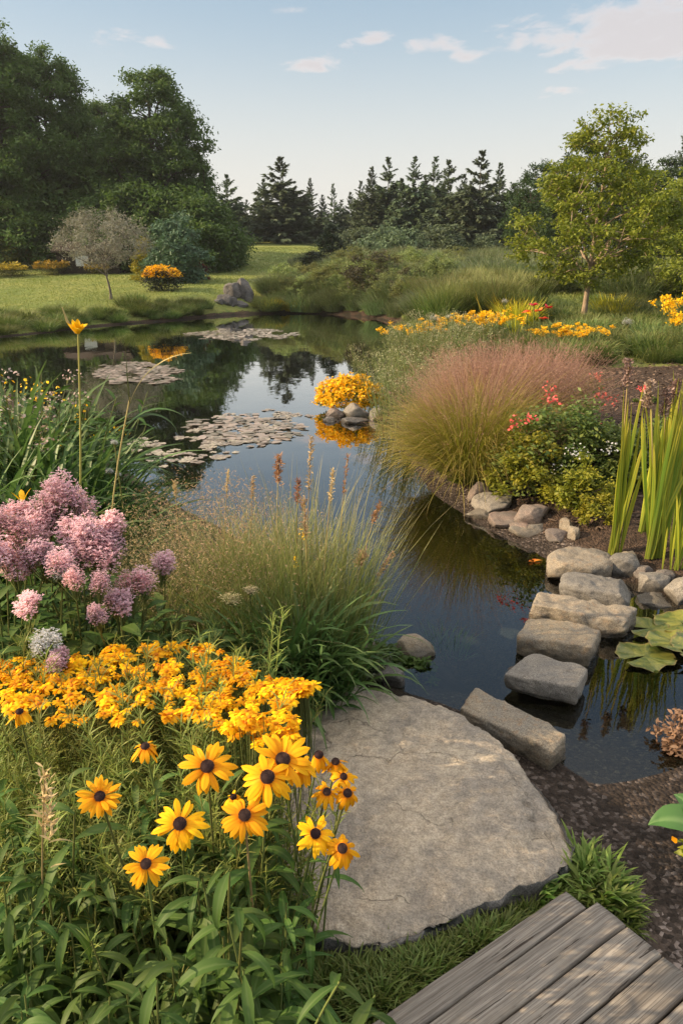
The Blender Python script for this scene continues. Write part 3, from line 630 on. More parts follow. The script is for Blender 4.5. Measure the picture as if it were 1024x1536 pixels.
def limbs(mb, tr, targets, r0, fork=(.3, .75), k=5, s=7, droop=.0, m=0, fmin=.12):
    """limbs that leave the trunk line TR (n,3) and curve out to TARGETS"""
    n = len(targets); H = tr[-1, 2]
    f = np.clip(targets[:, 2] / max(H, .01) * rng.uniform(*fork, n), fmin, .97) * (len(tr) - 1)
    i = f.astype(int).clip(0, len(tr) - 2); a = tr[i] + (tr[i + 1] - tr[i]) * (f - i)[:, None]
    c = a * .5 + targets * .5; c[:, 2] += (targets[:, 2] - a[:, 2]) * .05 + .12 * np.linalg.norm(targets - a, axis=1) * (1 if droop == 0 else droop)
    c[:, :2] += (targets - a)[:, :2] * .12
    t = np.linspace(0, 1, s)[None, :, None]
    P = a[:, None] * (1 - t) ** 2 + 2 * c[:, None] * t * (1 - t) + targets[:, None] * t ** 2
    P[:, 1:-1] += rng.normal(size=(n, s - 2, 3)) * .02 * np.linalg.norm(targets - a, axis=1)[:, None, None]
    rr = r0 * (1 - .75 * f / len(tr)) * .55
    tubes(mb, P, rr[:, None] * np.linspace(1, .12, s)[None], k, m); return P
def trunk_line(H, wob, n=12, lean=(0, 0)):
    z = np.linspace(0, 1, n); P = np.stack([lean[0] * z ** 1.5 + wob * np.sin(z * 5 + 1), lean[1] * z ** 1.5 + wob * np.cos(z * 4), z * H], -1); P -= P[0] * np.array([1, 1, 0]); return P
def broadleaf(H, prof, ncl, nleaf, lsize, sig, tr_r, wob=.1, z0=.15, flat=.7, leafmat_=None, bark=None, asp=.7, seg=1, fork=(.3, .75), topH=.92, shell=.45, name='tree', droop=.5, lean=(0, 0), elr=(-.9, .7), sub=3, fmin=.12, main=11):
    """PROF: [(z share, radius)] crown outline"""
    pz, pr = np.array(prof).T
    z = rng.uniform(pz[0], pz[-1], ncl * 3); r = np.interp(z, pz, pr); keep = rng.random(ncl * 3) < (r / r.max()) ** 1.2 + .05; z = z[keep][:ncl]; r = np.interp(z, pz, pr)
    a = rng.uniform(0, 6.283, len(z)); q = r * (shell + (1 - shell) * rng.random(len(z)) ** .6)
    lx = np.interp(z, [0, 1], [0, lean[0]]); ly = np.interp(z, [0, 1], [0, lean[1]])
    C = np.stack([q * np.cos(a) + lx, q * np.sin(a) + ly, z * H], -1)
    tl = trunk_line(H * topH, wob, lean=lean); tb = MB()
    rad = tr_r * (1 - .85 * np.linspace(0, 1, len(tl)) ** .8); rad[0] *= 1.35
    tubes(tb, tl[None], rad[None], 9)
    # a few main limbs leave the trunk; every other branch leaves the nearest of them
    nm = min(main, len(C)); pick = [int(np.argmax(C[:, 2]))]; dist = np.linalg.norm(C - C[pick[0]], axis=1)
    while len(pick) < nm: pick.append(int(np.argmax(dist))); dist = np.minimum(dist, np.linalg.norm(C - C[pick[-1]], axis=1))
    S_ = 9; PM = limbs(tb, tl, C[pick], tr_r * 1.1, fork, s=S_, fmin=fmin); P = np.zeros((len(C), S_, 3)); rest = [i for i in range(len(C)) if i not in pick]; P[pick] = PM
    cand = np.concatenate([PM[:, 2:-1].reshape(-1, 3), tl[len(tl) // 2:]]); tt = np.linspace(0, 1, S_)[:, None]
    for i in rest:
        dv = C[i] - cand; sc_ = np.linalg.norm(dv, axis=1) * (1 + .6 * (dv[:, 2] < 0)); a_ = cand[int(np.argmin(sc_))]; mid = a_ * .45 + C[i] * .55; mid = mid + np.array([0, 0, .12 * np.linalg.norm(C[i] - a_)]) + rng.normal(size=3) * .04 * np.linalg.norm(C[i] - a_)
        P[i] = a_ * (1 - tt) ** 2 + 2 * mid * tt * (1 - tt) + C[i] * tt ** 2
    if rest: tubes(tb, P[rest], tr_r * .20 * np.linspace(1, .25, S_)[None], 4)
    # twigs fan out from each limb's end; the leaves sit along them
    n2 = sub * len(C); i = np.repeat(np.arange(len(C)), sub); d = rng.normal(size=(n2, 3)); d[:, 2] = d[:, 2] * .6 + .25; E = C[i] + norm(d) * np.asarray(sig) * rng.uniform(.6, 1.6, (n2, 1))
    t = np.linspace(0, 1, 4)[None, :, None]; st = P[i, -2]; TP = st[:, None] * (1 - t) + E[:, None] * t; tubes(tb, TP, (tr_r * .045 * np.array([1, .7, .5, .25]))[None], 3)
    j = rng.integers(0, n2, nleaf); f = rng.beta(2, 1.1, nleaf)[:, None]
    pos = st[j] * (1 - f) + E[j] * f + rng.normal(size=(nleaf, 3)) * np.asarray(sig) * np.array([.36, .36, .36 * flat])
    cb = MB(); leafquads(cb, pos, lsize, asp, seg=seg, droop=droop, elr=elr, rnd=np.clip(rng.random(nleaf) * .6 + np.repeat(rng.random(n2), 1)[j] * .4, 0, 1))
    return [('trunk', tb.mesh('trunk', bark)), ('crown', cb.mesh('crown', leafmat_))]
def conifer(H, w, whorls, per, dens, gap=0.0, up=.0):
    tl = trunk_line(H, .05, 10); tb = MB(); tubes(tb, tl[None], (.012 * H * (1 - .93 * np.linspace(0, 1, 10)))[None], 7)
    cb = MB(); z = np.sort(rng.beta(.95, 1.1, whorls) * .95 + .03); P0 = []; A = []; LL = []; E = []
    for zz in z:
        rr = w * (1 - zz) ** .8 * rng.uniform(.78, 1.10) + .035 * w
        for k in range(per):
            if rng.random() < gap: continue
            P0.append((0, 0, np.clip(zz + rng.normal() * .018, .02, .985) * H)); A.append(rng.uniform(0, 6.283)); LL.append(rr * rng.choice([rng.uniform(.45, .8), rng.uniform(.8, 1.18)])); E.append(-.15 + .95 * zz ** 2 + up + rng.normal() * .2)
    P0 = np.array(P0); A = np.array(A); LL = np.array(LL); E = np.array(E)
    P, sd = arcs(P0, A, E, LL, -.35, 6); tubes(tb, P, (.006 * LL[:, None] + .004 * H * .2) * np.linspace(1, .2, 6)[None], 3)
    n = len(P0); k = rng.integers(0, n, dens); f = rng.beta(1.6, 1.1, dens) * 4.999; i = f.astype(int); pos = P[k, i] * (1 - (f - i))[:, None] + P[k, i + 1] * (f - i)[:, None]
    Lq = np.clip(LL[k] * .32, .16, .55) * rng.uniform(.6, 1.3, dens); az = A[k] + rng.choice([-1, 1], dens) * rng.uniform(.2, 1.0, dens)
    Q, s2 = arcs(pos, az, E[k] * .6 + rng.normal(size=dens) * .25, Lq, .7, 3)
    ribbons(cb, Q, np.array([.5, 1, .1])[None] * (Lq * .20)[:, None], s2, rnd=np.clip(rng.random(dens) * .5 + .5 * (k % 7) / 7, 0, 1), roll=rng.uniform(-.7, .7, dens))
    top, s3 = arcs(np.repeat([[0, 0, H * .96]], 12, 0), rng.uniform(0, 6.28, 12), rng.uniform(.9, 1.5, 12), H * .05, .1, 3); ribbons(cb, top, np.array([.5, .8, .1])[None] * .05, s3)
    return [('trunk', tb.mesh('trunk', M_BARK2)), ('crown', cb.mesh('crown', M_CONI))]

def far_trees():
    # conifers along the meadow's end: pixel column, pixel height of the tip, distance, spread, kind
    base = [conifer(10, 2.7, 46, 6, 14000), conifer(10, 2.4, 40, 6, 10500, .12, .15), conifer(10, 3.1, 48, 6, 17000, .05, .08), conifer(10, 2.2, 36, 6, 8000, .2, .2)]
    KT = [Kind('conifer', 'conifer', b) for b in base]
    spec = [(345, 262, 66, 1.1, 2), (372, 300, 70, 1.2, 0), (398, 268, 72, 1.0, 2), (424, 235, 68, 1.3, 2), (444, 300, 72, 1.2, 0), (466, 267, 74, .9, 1), (500, 275, 72, .95, 3), (483, 315, 80, 1.2, 0), (522, 320, 80, 1.3, 1),
            (540, 272, 66, 1.0, 0), (556, 250, 62, 1.0, 1), (580, 237, 64, 1.1, 0), (600, 268, 60, 1.0, 2), (618, 236, 60, 1.0, 0), (634, 262, 66, 1.1, 1), (648, 236, 62, .9, 0), (668, 240, 58, 1.0, 2), (690, 262, 62, 1.1, 0), (714, 226, 56, 1.1, 2), (742, 244, 60, 1.0, 1),
            (764, 275, 56, 1.3, 2), (792, 250, 58, 1.2, 0), (828, 262, 55, 1.4, 2), (1005, 184, 50, .8, 3), (1040, 200, 52, 1.2, 2), (568, 285, 70, 1.3, 2), (592, 280, 70, 1.3, 2), (628, 278, 70, 1.3, 0), (660, 275, 69, 1.3, 2), (702, 272, 68, 1.3, 0), (728, 276, 68, 1.3, 2), (548, 300, 72, 1.3, 2), (440, 285, 74, 1.1, 2), (458, 298, 76, 1.2, 0), (484, 292, 74, 1.1, 1), (512, 300, 74, 1.2, 0), (525, 288, 72, 1.1, 1), (384, 320, 78, 1.2, 0), (410, 310, 80, 1.2, 2), (356, 300, 76, 1.1, 0)]
    lab = {0: 'tall conifer behind the far meadow with a pointed tip, one of the near row of such trees', 1: 'slimmer conifer in the tree line behind the far meadow', 2: 'broad dark conifer in the tree line behind the far meadow', 3: 'thin gappy conifer standing above its neighbours in the far tree line'}
    own = {424: 'tallest conifer of the small far group left of the dark juniper', 466: 'slim conifer just behind the dark upright juniper', 500: 'thin gappy conifer standing alone at the gap in the far tree line', 1005: 'lone thin conifer tip rising above the yellow green tree at the right', 345: 'conifer half hidden behind the big leafy trees at the meadow edge', 714: 'tallest pointed conifer at the young tree end of the far row', 1040: 'broad conifer cut by the right picture edge'}
    for u, v, y, s, k in spec:
        p = ground_at(u, y); top = at(u, v, y)[2]; h = max(top - p[2], 3) / 10
        KT[k].put(p, own.get(u, lab[k].replace(', one of the near row of such trees', '')), 'conifers of the far tree line', None, (h * s * 1.18, h * s * 1.18, h))
    # low dark growth that closes the foot of that row
    bush = Kind('dense_shrub', 'shrub', broadleaf(1.7, [(.02, 1.4), (.5, 1.6), (1, .4)], 60, 5200, .2, .42, .06, z0=0, leafmat_=M_CONI, bark=M_BARK2, asp=.6))
    for k in range(18):
        u = 535 + k * 17 + rng.uniform(-8, 8); y = (63 if u < 530 else 54) + rng.uniform(-2, 5)
        bush.put(ground_at(u, y) - np.array([0, 0, .2]), 'low dark shrub filling the foot of the far tree line', 'shrubs under the far tree line', None, rng.uniform(.7, 1.1))
    # the big trees over the lawn
    A = Kind('tall_tree', 'tree', broadleaf(15, [(.05, 3.6), (.22, 5.2), (.45, 5.0), (.65, 4.2), (.82, 3.0), (.93, 1.7), (1, .4)], 260, 88000, .19, .74, .32, .25, leafmat_=M_BIRCH, bark=M_BARK2, sub=4, shell=.35))
    Bq = Kind('tall_tree', 'tree', broadleaf(13, [(.04, 3.4), (.22, 4.4), (.45, 4.2), (.68, 3.6), (.86, 2.3), (1, .5)], 230, 72000, .19, .70, .28, .2, leafmat_=M_BIRCH, bark=M_BARK2, sub=4, shell=.35))
    for u, v, y, kd, sx, l in [(8, 26, 44, A, 1.0, 'tallest dark leafy tree, at the lawn edge behind the hedge of yellow flowers'), (95, 66, 46, A, .92, 'tall dark leafy tree behind the small silver tree'), (245, 103, 45, Bq, 1.0, 'round topped dark tree nearest the open meadow'),
                               (-70, 20, 47, A, 1.1, 'tall dark tree cut by the picture edge beyond the lawn'), (165, 150, 51, Bq, 1.0, 'dark tree filling the gap between the two tallest crowns'), (296, 230, 47, Bq, .8, 'lower dark tree at the meadow side of the big trees')]:
        p = ground_at(u, y); h = at(u, v, y)[2] - p[2]; H0 = 15 if kd is A else 13; kd.put(p, l, 'dark leafy trees over the lawn', None, (h / H0 * sx, h / H0 * sx, h / H0))
    under = Kind('undergrowth_shrub', 'shrub', broadleaf(3.2, [(.02, 1.9), (.5, 2.1), (1, .5)], 80, 11000, .15, .5, .07, leafmat_=M_BIRCH, bark=M_BARK2, asp=.65))
    for u, y, s in [(-30, 43, 1.3), (20, 42, 1.1), (60, 43, 1.2), (105, 43.5, 1.2), (150, 42.5, 1.1), (200, 42, 1.3), (318, 42.5, 1.0), (300, 41, 1.1), (270, 42, 1.3), (238, 43, 1.2), (130, 46, 1.8), (40, 46, 1.8), (210, 46, 1.8), (330, 44, .75)]:
        under.put(ground_at(u, y) - np.array([0, 0, .15]), 'dark shrub under the big leafy trees by the lawn', 'shrubs under the big leafy trees', None, s)
    # silver tree
    sv = broadleaf(4.0, [(.38, .6), (.48, 1.8), (.62, 2.4), (.82, 2.0), (1, .7)], 120, 10500, .11, .36, .07, .06, leafmat_=M_SILVER, bark=M_BARK, asp=.28, fork=(.42, .6), topH=.6, sub=4, shell=.3, lean=(-.15, 0))
    p = hit(167, 449); h = at(165, 316, p[1])[2] - p[2]; Kind('silver_tree', 'tree', sv).put(p, 'small silver leafed tree with a thin forked trunk on the lawn', None, 0.0, h / 4.0)
    # shrubs before the big trees
    p = hit(268, 424); Kind('blue_green_shrub', 'shrub', broadleaf(2.9, [(.02, 1.0), (.35, 1.35), (.7, .9), (1, .2)], 80, 9000, .14, .3, .06, leafmat_=M_BLUESH, bark=M_BARK2, asp=.5)).put(p, 'bluish green rounded shrub in front of the dark trees', None, None, 1.0)
    p = hit(220, 421); Kind('golden_shrub', 'shrub', broadleaf(1.75, [(.02, .75), (.4, .6), (1, .1)], 40, 4000, .1, .17, .04, leafmat_=leafmat('golden_green', (.16, .17, .02), (.36, .26, .02)), bark=M_BARK2, asp=.4)).put(p, 'pointed golden green shrub beside the silver tree', None, None, 1.0)
    p = hit(296, 420); Kind('red_leaved_shrub', 'shrub', broadleaf(.8, [(.02, .5), (.5, .5), (1, .2)], 20, 1800, .09, .15, .03, leafmat_=leafmat('red_leaves', (.07, .02, .018), (.12, .035, .025)), bark=M_BARK2, asp=.5)).put(p, 'low dark red shrub beside the amber flowering bush', None, None, 1.0)
    def flowerbush(name, label, p, w, h, green, petal, nfl, fs, share=.55, group=None, sc=1.0):
        g = MB(); C = np.stack([rng.normal(size=40) * w * .28, rng.normal(size=40) * w * .28, rng.uniform(.1, .8, 40) * h], -1)
        C[:, :2] *= np.minimum(1, w * .5 / (np.linalg.norm(C[:, :2], axis=1) + 1e-6))[:, None]
        pos, _ = blob_points(3200, C, w * .12); pos[:, 2] = np.clip(pos[:, 2], .01, h); leafquads(g, pos, h * .10, .4, seg=1)
        f = MB(); fp, k = blob_points(nfl, C, w * .15, .7, .3); keep = fp[:, 2] > h * (1 - share); fp = fp[keep]; fp[:, 2] += h * .08; leafquads(f, fp, fs, .8, seg=1, elr=(0, 1.2))
        return Kind(name, 'flowering bush', [('foliage', g.mesh('foliage', green)), ('blossom', f.mesh('blossom', petal))]).put(p, label, group, None, sc)
    p = hit(246, 436); flowerbush('flowering_bush', 'low bush with bright amber flowers at the lawn edge', p, 1.25, .95, M_DARKSH, leafmat('amber_petals', (.80, .42, .01), (.86, .52, .015), trans=.25), 2600, .1, .55)
    for u, v, w, h, l in [(18, 414, 1.5, .6, 'low hedge bush of dull yellow flowers farthest from the hut'), (78, 412, 1.4, .6, 'low hedge bush of dull yellow flowers between its neighbour and the dark hut'), (-30, 416, 1.5, .7, 'low yellow hedge bush cut by the picture edge'), (150, 411, 1.2, .5, 'dull yellow hedge bush against the dark hut')][:4]:
        flowerbush('hedge_bush', l, hit(u, v), w, h, leafmat('hedge_green', (.07, .09, .02), (.13, .13, .03)) if u < 0 else bpy.data.materials.get('hedge_green') or M_OLIVE, M_GOLD, 1800, .1, .6, 'yellow hedge bushes along the lawn')
    ol = broadleaf(2.0, [(.02, 1.3), (.5, 1.4), (1, .4)], 60, 6000, .14, .35, .05, leafmat_=leafmat('yellow_green', (.07, .085, .015), (.14, .13, .02)), bark=M_BARK2)
    Kind('olive_shrub', 'shrub', ol).put(ground_at(15, 41.5), 'olive green rounded shrub above the yellow hedge', None)
    # hut with its white board
    p = hit(132, 411); r = empty('garden_hut', p + np.array([0, .8, 0]), 'low dark timber hut with a white notice board half hidden by the silver tree', 'hut', rz=.06)
    wood = plain('dark_timber', (.022, .017, .013), (.055, .042, .032), 9, .85, .2, .6, .02, (1, 1, 6))
    P, F = cube_quads(1)
    def bx(nm, c, s, m, par): return link(nm, MB().add(P * np.array(s) / 2 + np.array(c), F).mesh(nm, m, False), par)
    bx('wall', (0, 0, .55), (2.9, 1.4, 1.1), wood, r)
    for k in range(5): bx('log', (0, -.73, .11 + .22 * k), (3.0, .1, .18), wood, r)
    rf = link('roof', MB().add([(-1.7, -.95, 1.08), (1.7, -.95, 1.08), (1.7, 0, 1.55), (-1.7, 0, 1.55), (-1.7, .95, 1.08), (1.7, .95, 1.08), (-1.7, -.95, 1.0), (1.7, -.95, 1.0), (1.7, .95, 1.0), (-1.7, .95, 1.0)],
        [(0, 1, 2, 3), (3, 2, 5, 4), (6, 7, 1, 0), (7, 8, 5, 1), (9, 6, 0, 4), (8, 9, 4, 5), (6, 9, 8, 7)]).mesh('roof', wood, False), r)
    bd = bx('notice_board', (-.25, -.82, .62), (.62, .04, .5), plain('white_board', (.42, .42, .40), (.5, .5, .48), 5, .6), r)
    bx('door', (.75, -.80, .5), (.6, .04, .8), plain('brown_door', (.07, .05, .03), (.11, .08, .05), 8, .8), r)
    # junipers on the rise
    jn = Kind('juniper', 'conifer shrub', broadleaf(2.0, [(.0, .75), (.3, .8), (.7, .45), (1, .08)], 60, 7000, .12, .2, .05, leafmat_=M_DARKSH, bark=M_BARK2, asp=.35, elr=(-.2, 1.2)))
    jn.put(ground_at(495, 39), 'dark upright juniper on the meadow rise', None, None, 1.0); jn.put(ground_at(467, 37), 'low dark spreading juniper beside the upright one', None, None, (.95, .95, .5))
    # brush over the far bank on the right
    br = Kind('brush_shrub', 'shrub', broadleaf(1.0, [(.0, .6), (.4, .68), (.8, .45), (1, .15)], 60, 5200, .065, .15, .03, leafmat_=M_BRUSH, bark=M_BARK2, asp=.4, elr=(-.2, 1.3), z0=0))
    poly = [(430, 430, 6), (480, 422, 6), (530, 415, 6), (590, 412, 6), (650, 408, 4), (550, 430, 5), (620, 425, 4)]
    for u, v, n in poly:
        for _ in range(n):
            uu, vv = u + rng.uniform(-40, 40), v + rng.uniform(-20, 18); q = hit(uu, vv + 10)
            if pond_dist(q[0], q[1])[0] > .5 and not (uu < 500 and vv < 405 - (uu - 440) * .3): br.put(q, 'grey green brush shrub on the far right bank', 'brush shrubs on the far bank', None, (rng.uniform(.8, 1.3),) * 2 + (rng.uniform(.6, 1.0),))
    dk = Kind('dark_brush', 'shrub', broadleaf(1.1, [(.02, .9), (.5, .9), (1, .3)], 40, 3000, .09, .22, .03, leafmat_=leafmat('brown_leaves', (.035, .032, .018), (.07, .06, .03)), bark=M_BARK2, asp=.4))
    dk.put(hit(560, 437), 'dark brown brush shrub amid the far grasses', None, None, 1.2); dk.put(hit(620, 445), 'dull brown low shrub above the reeds', None, None, .8)

def tussock(n, spread, h, w, lean=.5, curl=.7, s=5, mats=None, seeds=0, hv=.35, wind=0.0):
    mb = MB(); r = spread * np.sqrt(rng.random(n)); a = rng.uniform(0, 6.283, n); root = np.stack([r * np.cos(a), r * np.sin(a), np.zeros(n)], -1)
    az = a + rng.normal(size=n) * .7; L = h * rng.uniform(1 - hv, 1.1, n); el = np.pi / 2 - lean * (r / spread) * rng.uniform(.4, 1.1, n) - np.abs(rng.normal(size=n)) * .08
    if wind: az = np.where(rng.random(n) < .7, rng.normal(size=n) * .5, az); el -= wind * rng.random(n)
    P, sd = arcs(root, az, el, L, curl * rng.uniform(.3, 1.4, n), s, 1.6)
    prof = np.interp(np.linspace(0, 1, s), [0, .35, .8, 1], [.7, 1, .55, .06])
    ribbons(mb, P, prof[None] * w / 2 * rng.uniform(.7, 1.2, (n, 1)), sd, roll=rng.uniform(-.5, .5, n)); return mb
def mid_planting():
    # young tree on the right
    yt = broadleaf(5.2, [(.17, .3), (.24, 1.1), (.33, 2.05), (.42, 2.35), (.57, 2.0), (.74, 1.3), (.88, .85), (.96, .55), (1.0, .3)], 180, 26000, .09, .25, .085, .03, leafmat_=M_YOUNG, bark=plain('pale_bark', (.22, .16, .11), (.36, .28, .2), 16, .9, .1, .7, .02, (1, 1, .3)), asp=.62, fork=(.5, .8), topH=.88, seg=2, sub=4, shell=.25, lean=(.3, 0), fmin=.24, main=14)
    p = hit(874, 481); h = at(900, 166, p[1])[2] - p[2]; Kind('young_tree', 'tree', yt).put(p, 'young tree with a pale slim trunk and airy yellow green crown', None, .4, h / 5.2)
    # trees behind it on the right
    og = broadleaf(5.2, [(.05, 1.6), (.3, 2.4), (.6, 2.1), (.85, 1.1), (1, .3)], 130, 15000, .11, .36, .1, .1, leafmat_=M_YOUNG, bark=M_BARK2, asp=.6)
    k2 = Kind('yellow_green_tree', 'tree', og)
    p = ground_at(1040, 21); k2.put(p, 'yellow green tree behind the young tree, cut by the picture edge', None, None, (at(1000, 232, 21)[2] - p[2]) / 5.2)
    dg = Kind('dark_tree', 'tree', broadleaf(8, [(.05, 2.2), (.3, 3.2), (.6, 2.8), (.85, 1.6), (1, .4)], 160, 20000, .19, .55, .2, .15, leafmat_=leafmat('mid_leaves', (.03, .055, .018), (.06, .095, .03)), bark=M_BARK2, asp=.6))
    for u, v, y, l in [(862, 215, 42, 'dark green tree rising behind the young tree'), (930, 232, 40, 'dark green tree between the young tree and the yellow green one'), (985, 236, 38, 'dark green tree behind the yellow green tree'), (800, 245, 46, 'dark green tree at the end of the conifer row')]:
        p = ground_at(u, y); dg.put(p, l, 'dark trees behind the young tree', None, (at(u, v, y)[2] - p[2]) / 8)
    # reeds and grasses of the right bank
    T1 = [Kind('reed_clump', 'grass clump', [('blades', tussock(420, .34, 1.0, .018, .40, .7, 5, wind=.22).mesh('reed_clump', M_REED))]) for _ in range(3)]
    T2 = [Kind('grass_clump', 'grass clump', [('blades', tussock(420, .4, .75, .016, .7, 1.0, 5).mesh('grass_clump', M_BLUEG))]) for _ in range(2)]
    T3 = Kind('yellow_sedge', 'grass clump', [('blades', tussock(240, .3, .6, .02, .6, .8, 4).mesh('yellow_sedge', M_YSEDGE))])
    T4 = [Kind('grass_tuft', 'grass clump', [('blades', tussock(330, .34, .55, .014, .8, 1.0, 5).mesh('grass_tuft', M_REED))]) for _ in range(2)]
    def strew(kinds, quads, lab, grp, sc=(.8, 1.25)):
        for u0, v0, u1, v1, n in quads:
            for _ in range(n):
                uu, vv = rng.uniform(u0, u1), rng.uniform(v0, v1)
                if 312 < uu < 384 and 432 < vv < 482: continue
                q = hit(uu, vv)
                if pond_dist(q[0], q[1])[0] > .03 and q[1] < 60: kinds[rng.integers(0, len(kinds))].put(q, lab, grp, None, rng.uniform(*sc))
    strew(T1, [(640, 462, 800, 484, 44), (620, 448, 780, 466, 26), (700, 438, 790, 455, 12)], 'tall green reed clump bent by the wind on the far right bank', 'reed clumps on the far right bank', (.7, 1.0))
    strew(T2, [(500, 455, 640, 482, 34), (400, 440, 520, 472, 34), (430, 425, 640, 450, 26), (560, 400, 800, 425, 34), (390, 425, 480, 450, 20), (500, 420, 640, 450, 24), (520, 380, 660, 405, 44), (640, 378, 820, 405, 44), (440, 395, 540, 415, 22)], 'bluish green grass clump on the far bank', 'blue green grass clumps on the far bank', (.7, 1.15))
    strew([T3], [(405, 474, 470, 484, 13), (350, 468, 380, 474, 4), (400, 462, 450, 470, 7)], 'yellow sedge clump at the far water edge', 'yellow sedge clumps at the far water edge', (.7, 1.1))
    strew(T4, [(280, 455, 420, 476, 30), (60, 470, 280, 500, 54), (-60, 470, 60, 506, 26), (180, 455, 300, 474, 14)], 'shaggy grass tuft on the far left bank', 'grass tufts along the far left bank', (.5, .95))
    strew(T4, [(830, 480, 1080, 548, 84), (880, 440, 1060, 480, 30), (590, 500, 900, 548, 60), (585, 485, 640, 520, 14)], 'green grass tuft of the right hand bank', 'grass tufts around the young tree', (.5, .9))
    strew([T3, T4[0], T4[1]], [(900, 462, 980, 485, 7), (760, 480, 800, 500, 3)], 'yellow green grass clump under the young tree', 'yellow green grass clumps under the young tree', (.7, 1.1))
    strew([T2[0]], [(880, 430, 1050, 455, 20), (820, 420, 900, 440, 8), (700, 425, 860, 440, 16)], 'blue green tall grass clump beyond the young tree', 'grass clumps beyond the young tree', (1.1, 1.6))
    # lawn and meadow grass nobody could count
    def sward(name, n, yr, ufun, h, w):
        y = rng.uniform(*yr, n) ; u = rng.uniform(*ufun, n); x = (u - 512) / FPX * (y * .95 + .5); d = pond_dist(x, y); k = d > .15; x, y = x[k], y[k]; z = height(x, y); n = len(x)
        P, sd = arcs(np.stack([x, y, z - .01], -1), rng.uniform(0, 6.28, n), rng.uniform(.9, 1.5, n), h * rng.uniform(.5, 1.2, n), .8, 3); mb = MB(); ribbons(mb, P, np.array([1, .8, .1])[None] * w * (y / 30)[:, None], sd, roll=rng.uniform(-.6, .6, n))
        struct(link(name, mb.mesh(name, M_LAWN)), 'stuff')
    sward('meadow_grass', 110000, (15, 62), (-150, 520), .075, .013); sward('meadow_grass', 36000, (11, 40), (560, 1250), .2, .014)
far_trees(); mid_planting()

# ------------------------------------------------------------------ planting near the pond and the deck
M_LEAF = leafmat('broad_leaves', (.045, .096, .019), (.09, .155, .033), rib=(.11, .17, .05), trans=.3, rough=.55, spec=.22, objvar=.18)
M_STRAP = leafmat('strap_leaves', (.055, .13, .035), (.11, .20, .055), tip=(.12, .18, .06), rib=(.11, .18, .06), trans=.3, rough=.45, spec=.35, objvar=.15)
M_STEM = leafmat('green_stem', (.09, .12, .035), (.15, .17, .05), trans=.05, objvar=.2)
M_STRAW = leafmat('straw_stem', (.34, .27, .12), (.45, .35, .16), trans=.15, objvar=.2)
M_FINE = leafmat('feathery_leaves', (.13, .19, .035), (.28, .31, .07), tip=(.34, .35, .10), trans=.35, objvar=.25)
M_PETAL = leafmat('coneflower_petals', (.85, .42, .008), (.90, .52, .012), base=(.80, .27, .004), rib=(.78, .34, .006), trans=.3, rough=.6, spec=.15, objvar=.10)
M_DAISY = leafmat('daisy_petals', (.87, .43, .008), (.90, .55, .013), base=(.80, .32, .005), trans=.3, rough=.65, spec=.12, objvar=.2)
M_CONE = leafmat('seed_cone', (.035, .018, .018), (.075, .040, .035), trans=0, rough=.8, spec=.2, objvar=.2)
M_DISC = leafmat('daisy_disc', (.55, .22, .008), (.70, .32, .012), trans=0, rough=.8)
M_PINKF = leafmat('pink_florets', (.58, .32, .42), (.82, .58, .64), tip=(.84, .66, .68), trans=.25, objvar=.2)
M_WHITEF = leafmat('white_florets', (.50, .51, .56), (.68, .68, .66), trans=.2, objvar=.1)
M_CREAM = leafmat('cream_florets', (.50, .44, .26), (.60, .52, .30), trans=.2, objvar=.1)
M_MUHLY = leafmat('pink_plumes', (.25, .145, .11), (.42, .25, .19), tip=(.48, .31, .25), trans=.4, rough=.7, objvar=.1)
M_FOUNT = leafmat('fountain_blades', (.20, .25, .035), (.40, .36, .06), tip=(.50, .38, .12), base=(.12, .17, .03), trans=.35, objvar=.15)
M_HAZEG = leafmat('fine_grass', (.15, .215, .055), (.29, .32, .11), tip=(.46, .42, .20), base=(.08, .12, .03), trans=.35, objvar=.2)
M_SEED = leafmat('seed_heads', (.40, .28, .15), (.55, .42, .26), trans=.3, rough=.8, objvar=.2)
M_RSEED = leafmat('red_seed_heads', (.30, .15, .09), (.42, .23, .14), trans=.3, rough=.8, objvar=.2)
M_IRIS = leafmat('iris_leaves', (.18, .28, .03), (.46, .44, .04), tip=(.52, .44, .06), base=(.26, .28, .04), rib=(.14, .26, .03), trans=.35, rough=.4, spec=.35, objvar=.12)
M_BUSH = leafmat('bush_leaves', (.07, .125, .03), (.20, .23, .05), trans=.3, objvar=.15)
M_BUSHY = leafmat('yellow_bush_leaves', (.15, .20, .025), (.38, .35, .03), trans=.35, objvar=.15)
M_ROSE = leafmat('rose_petals', (.62, .07, .12), (.72, .14, .20), trans=.25, objvar=.25)
M_RED = leafmat('red_petals', (.68, .05, .03), (.78, .12, .03), trans=.25, objvar=.3)
M_TURF = leafmat('turf_blades', (.055, .10, .020), (.13, .18, .038), tip=(.18, .21, .06), trans=.3, objvar=.2)
M_PAD = leafmat('pad_leaves', (.075, .12, .03), (.15, .17, .04), rib=(.15, .19, .06), trans=.1, rough=.35, spec=.5, objvar=.2)
M_FLOAT = leafmat('floating_leaves', (.15, .145, .10), (.40, .335, .285), trans=.05, rough=.4, spec=.5, objvar=.2)
def R3(d, roll=0.0): return np.array(Vector(d).to_track_quat('Z', 'Y').to_matrix() @ Matrix.Rotation(roll, 3, 'Z'))
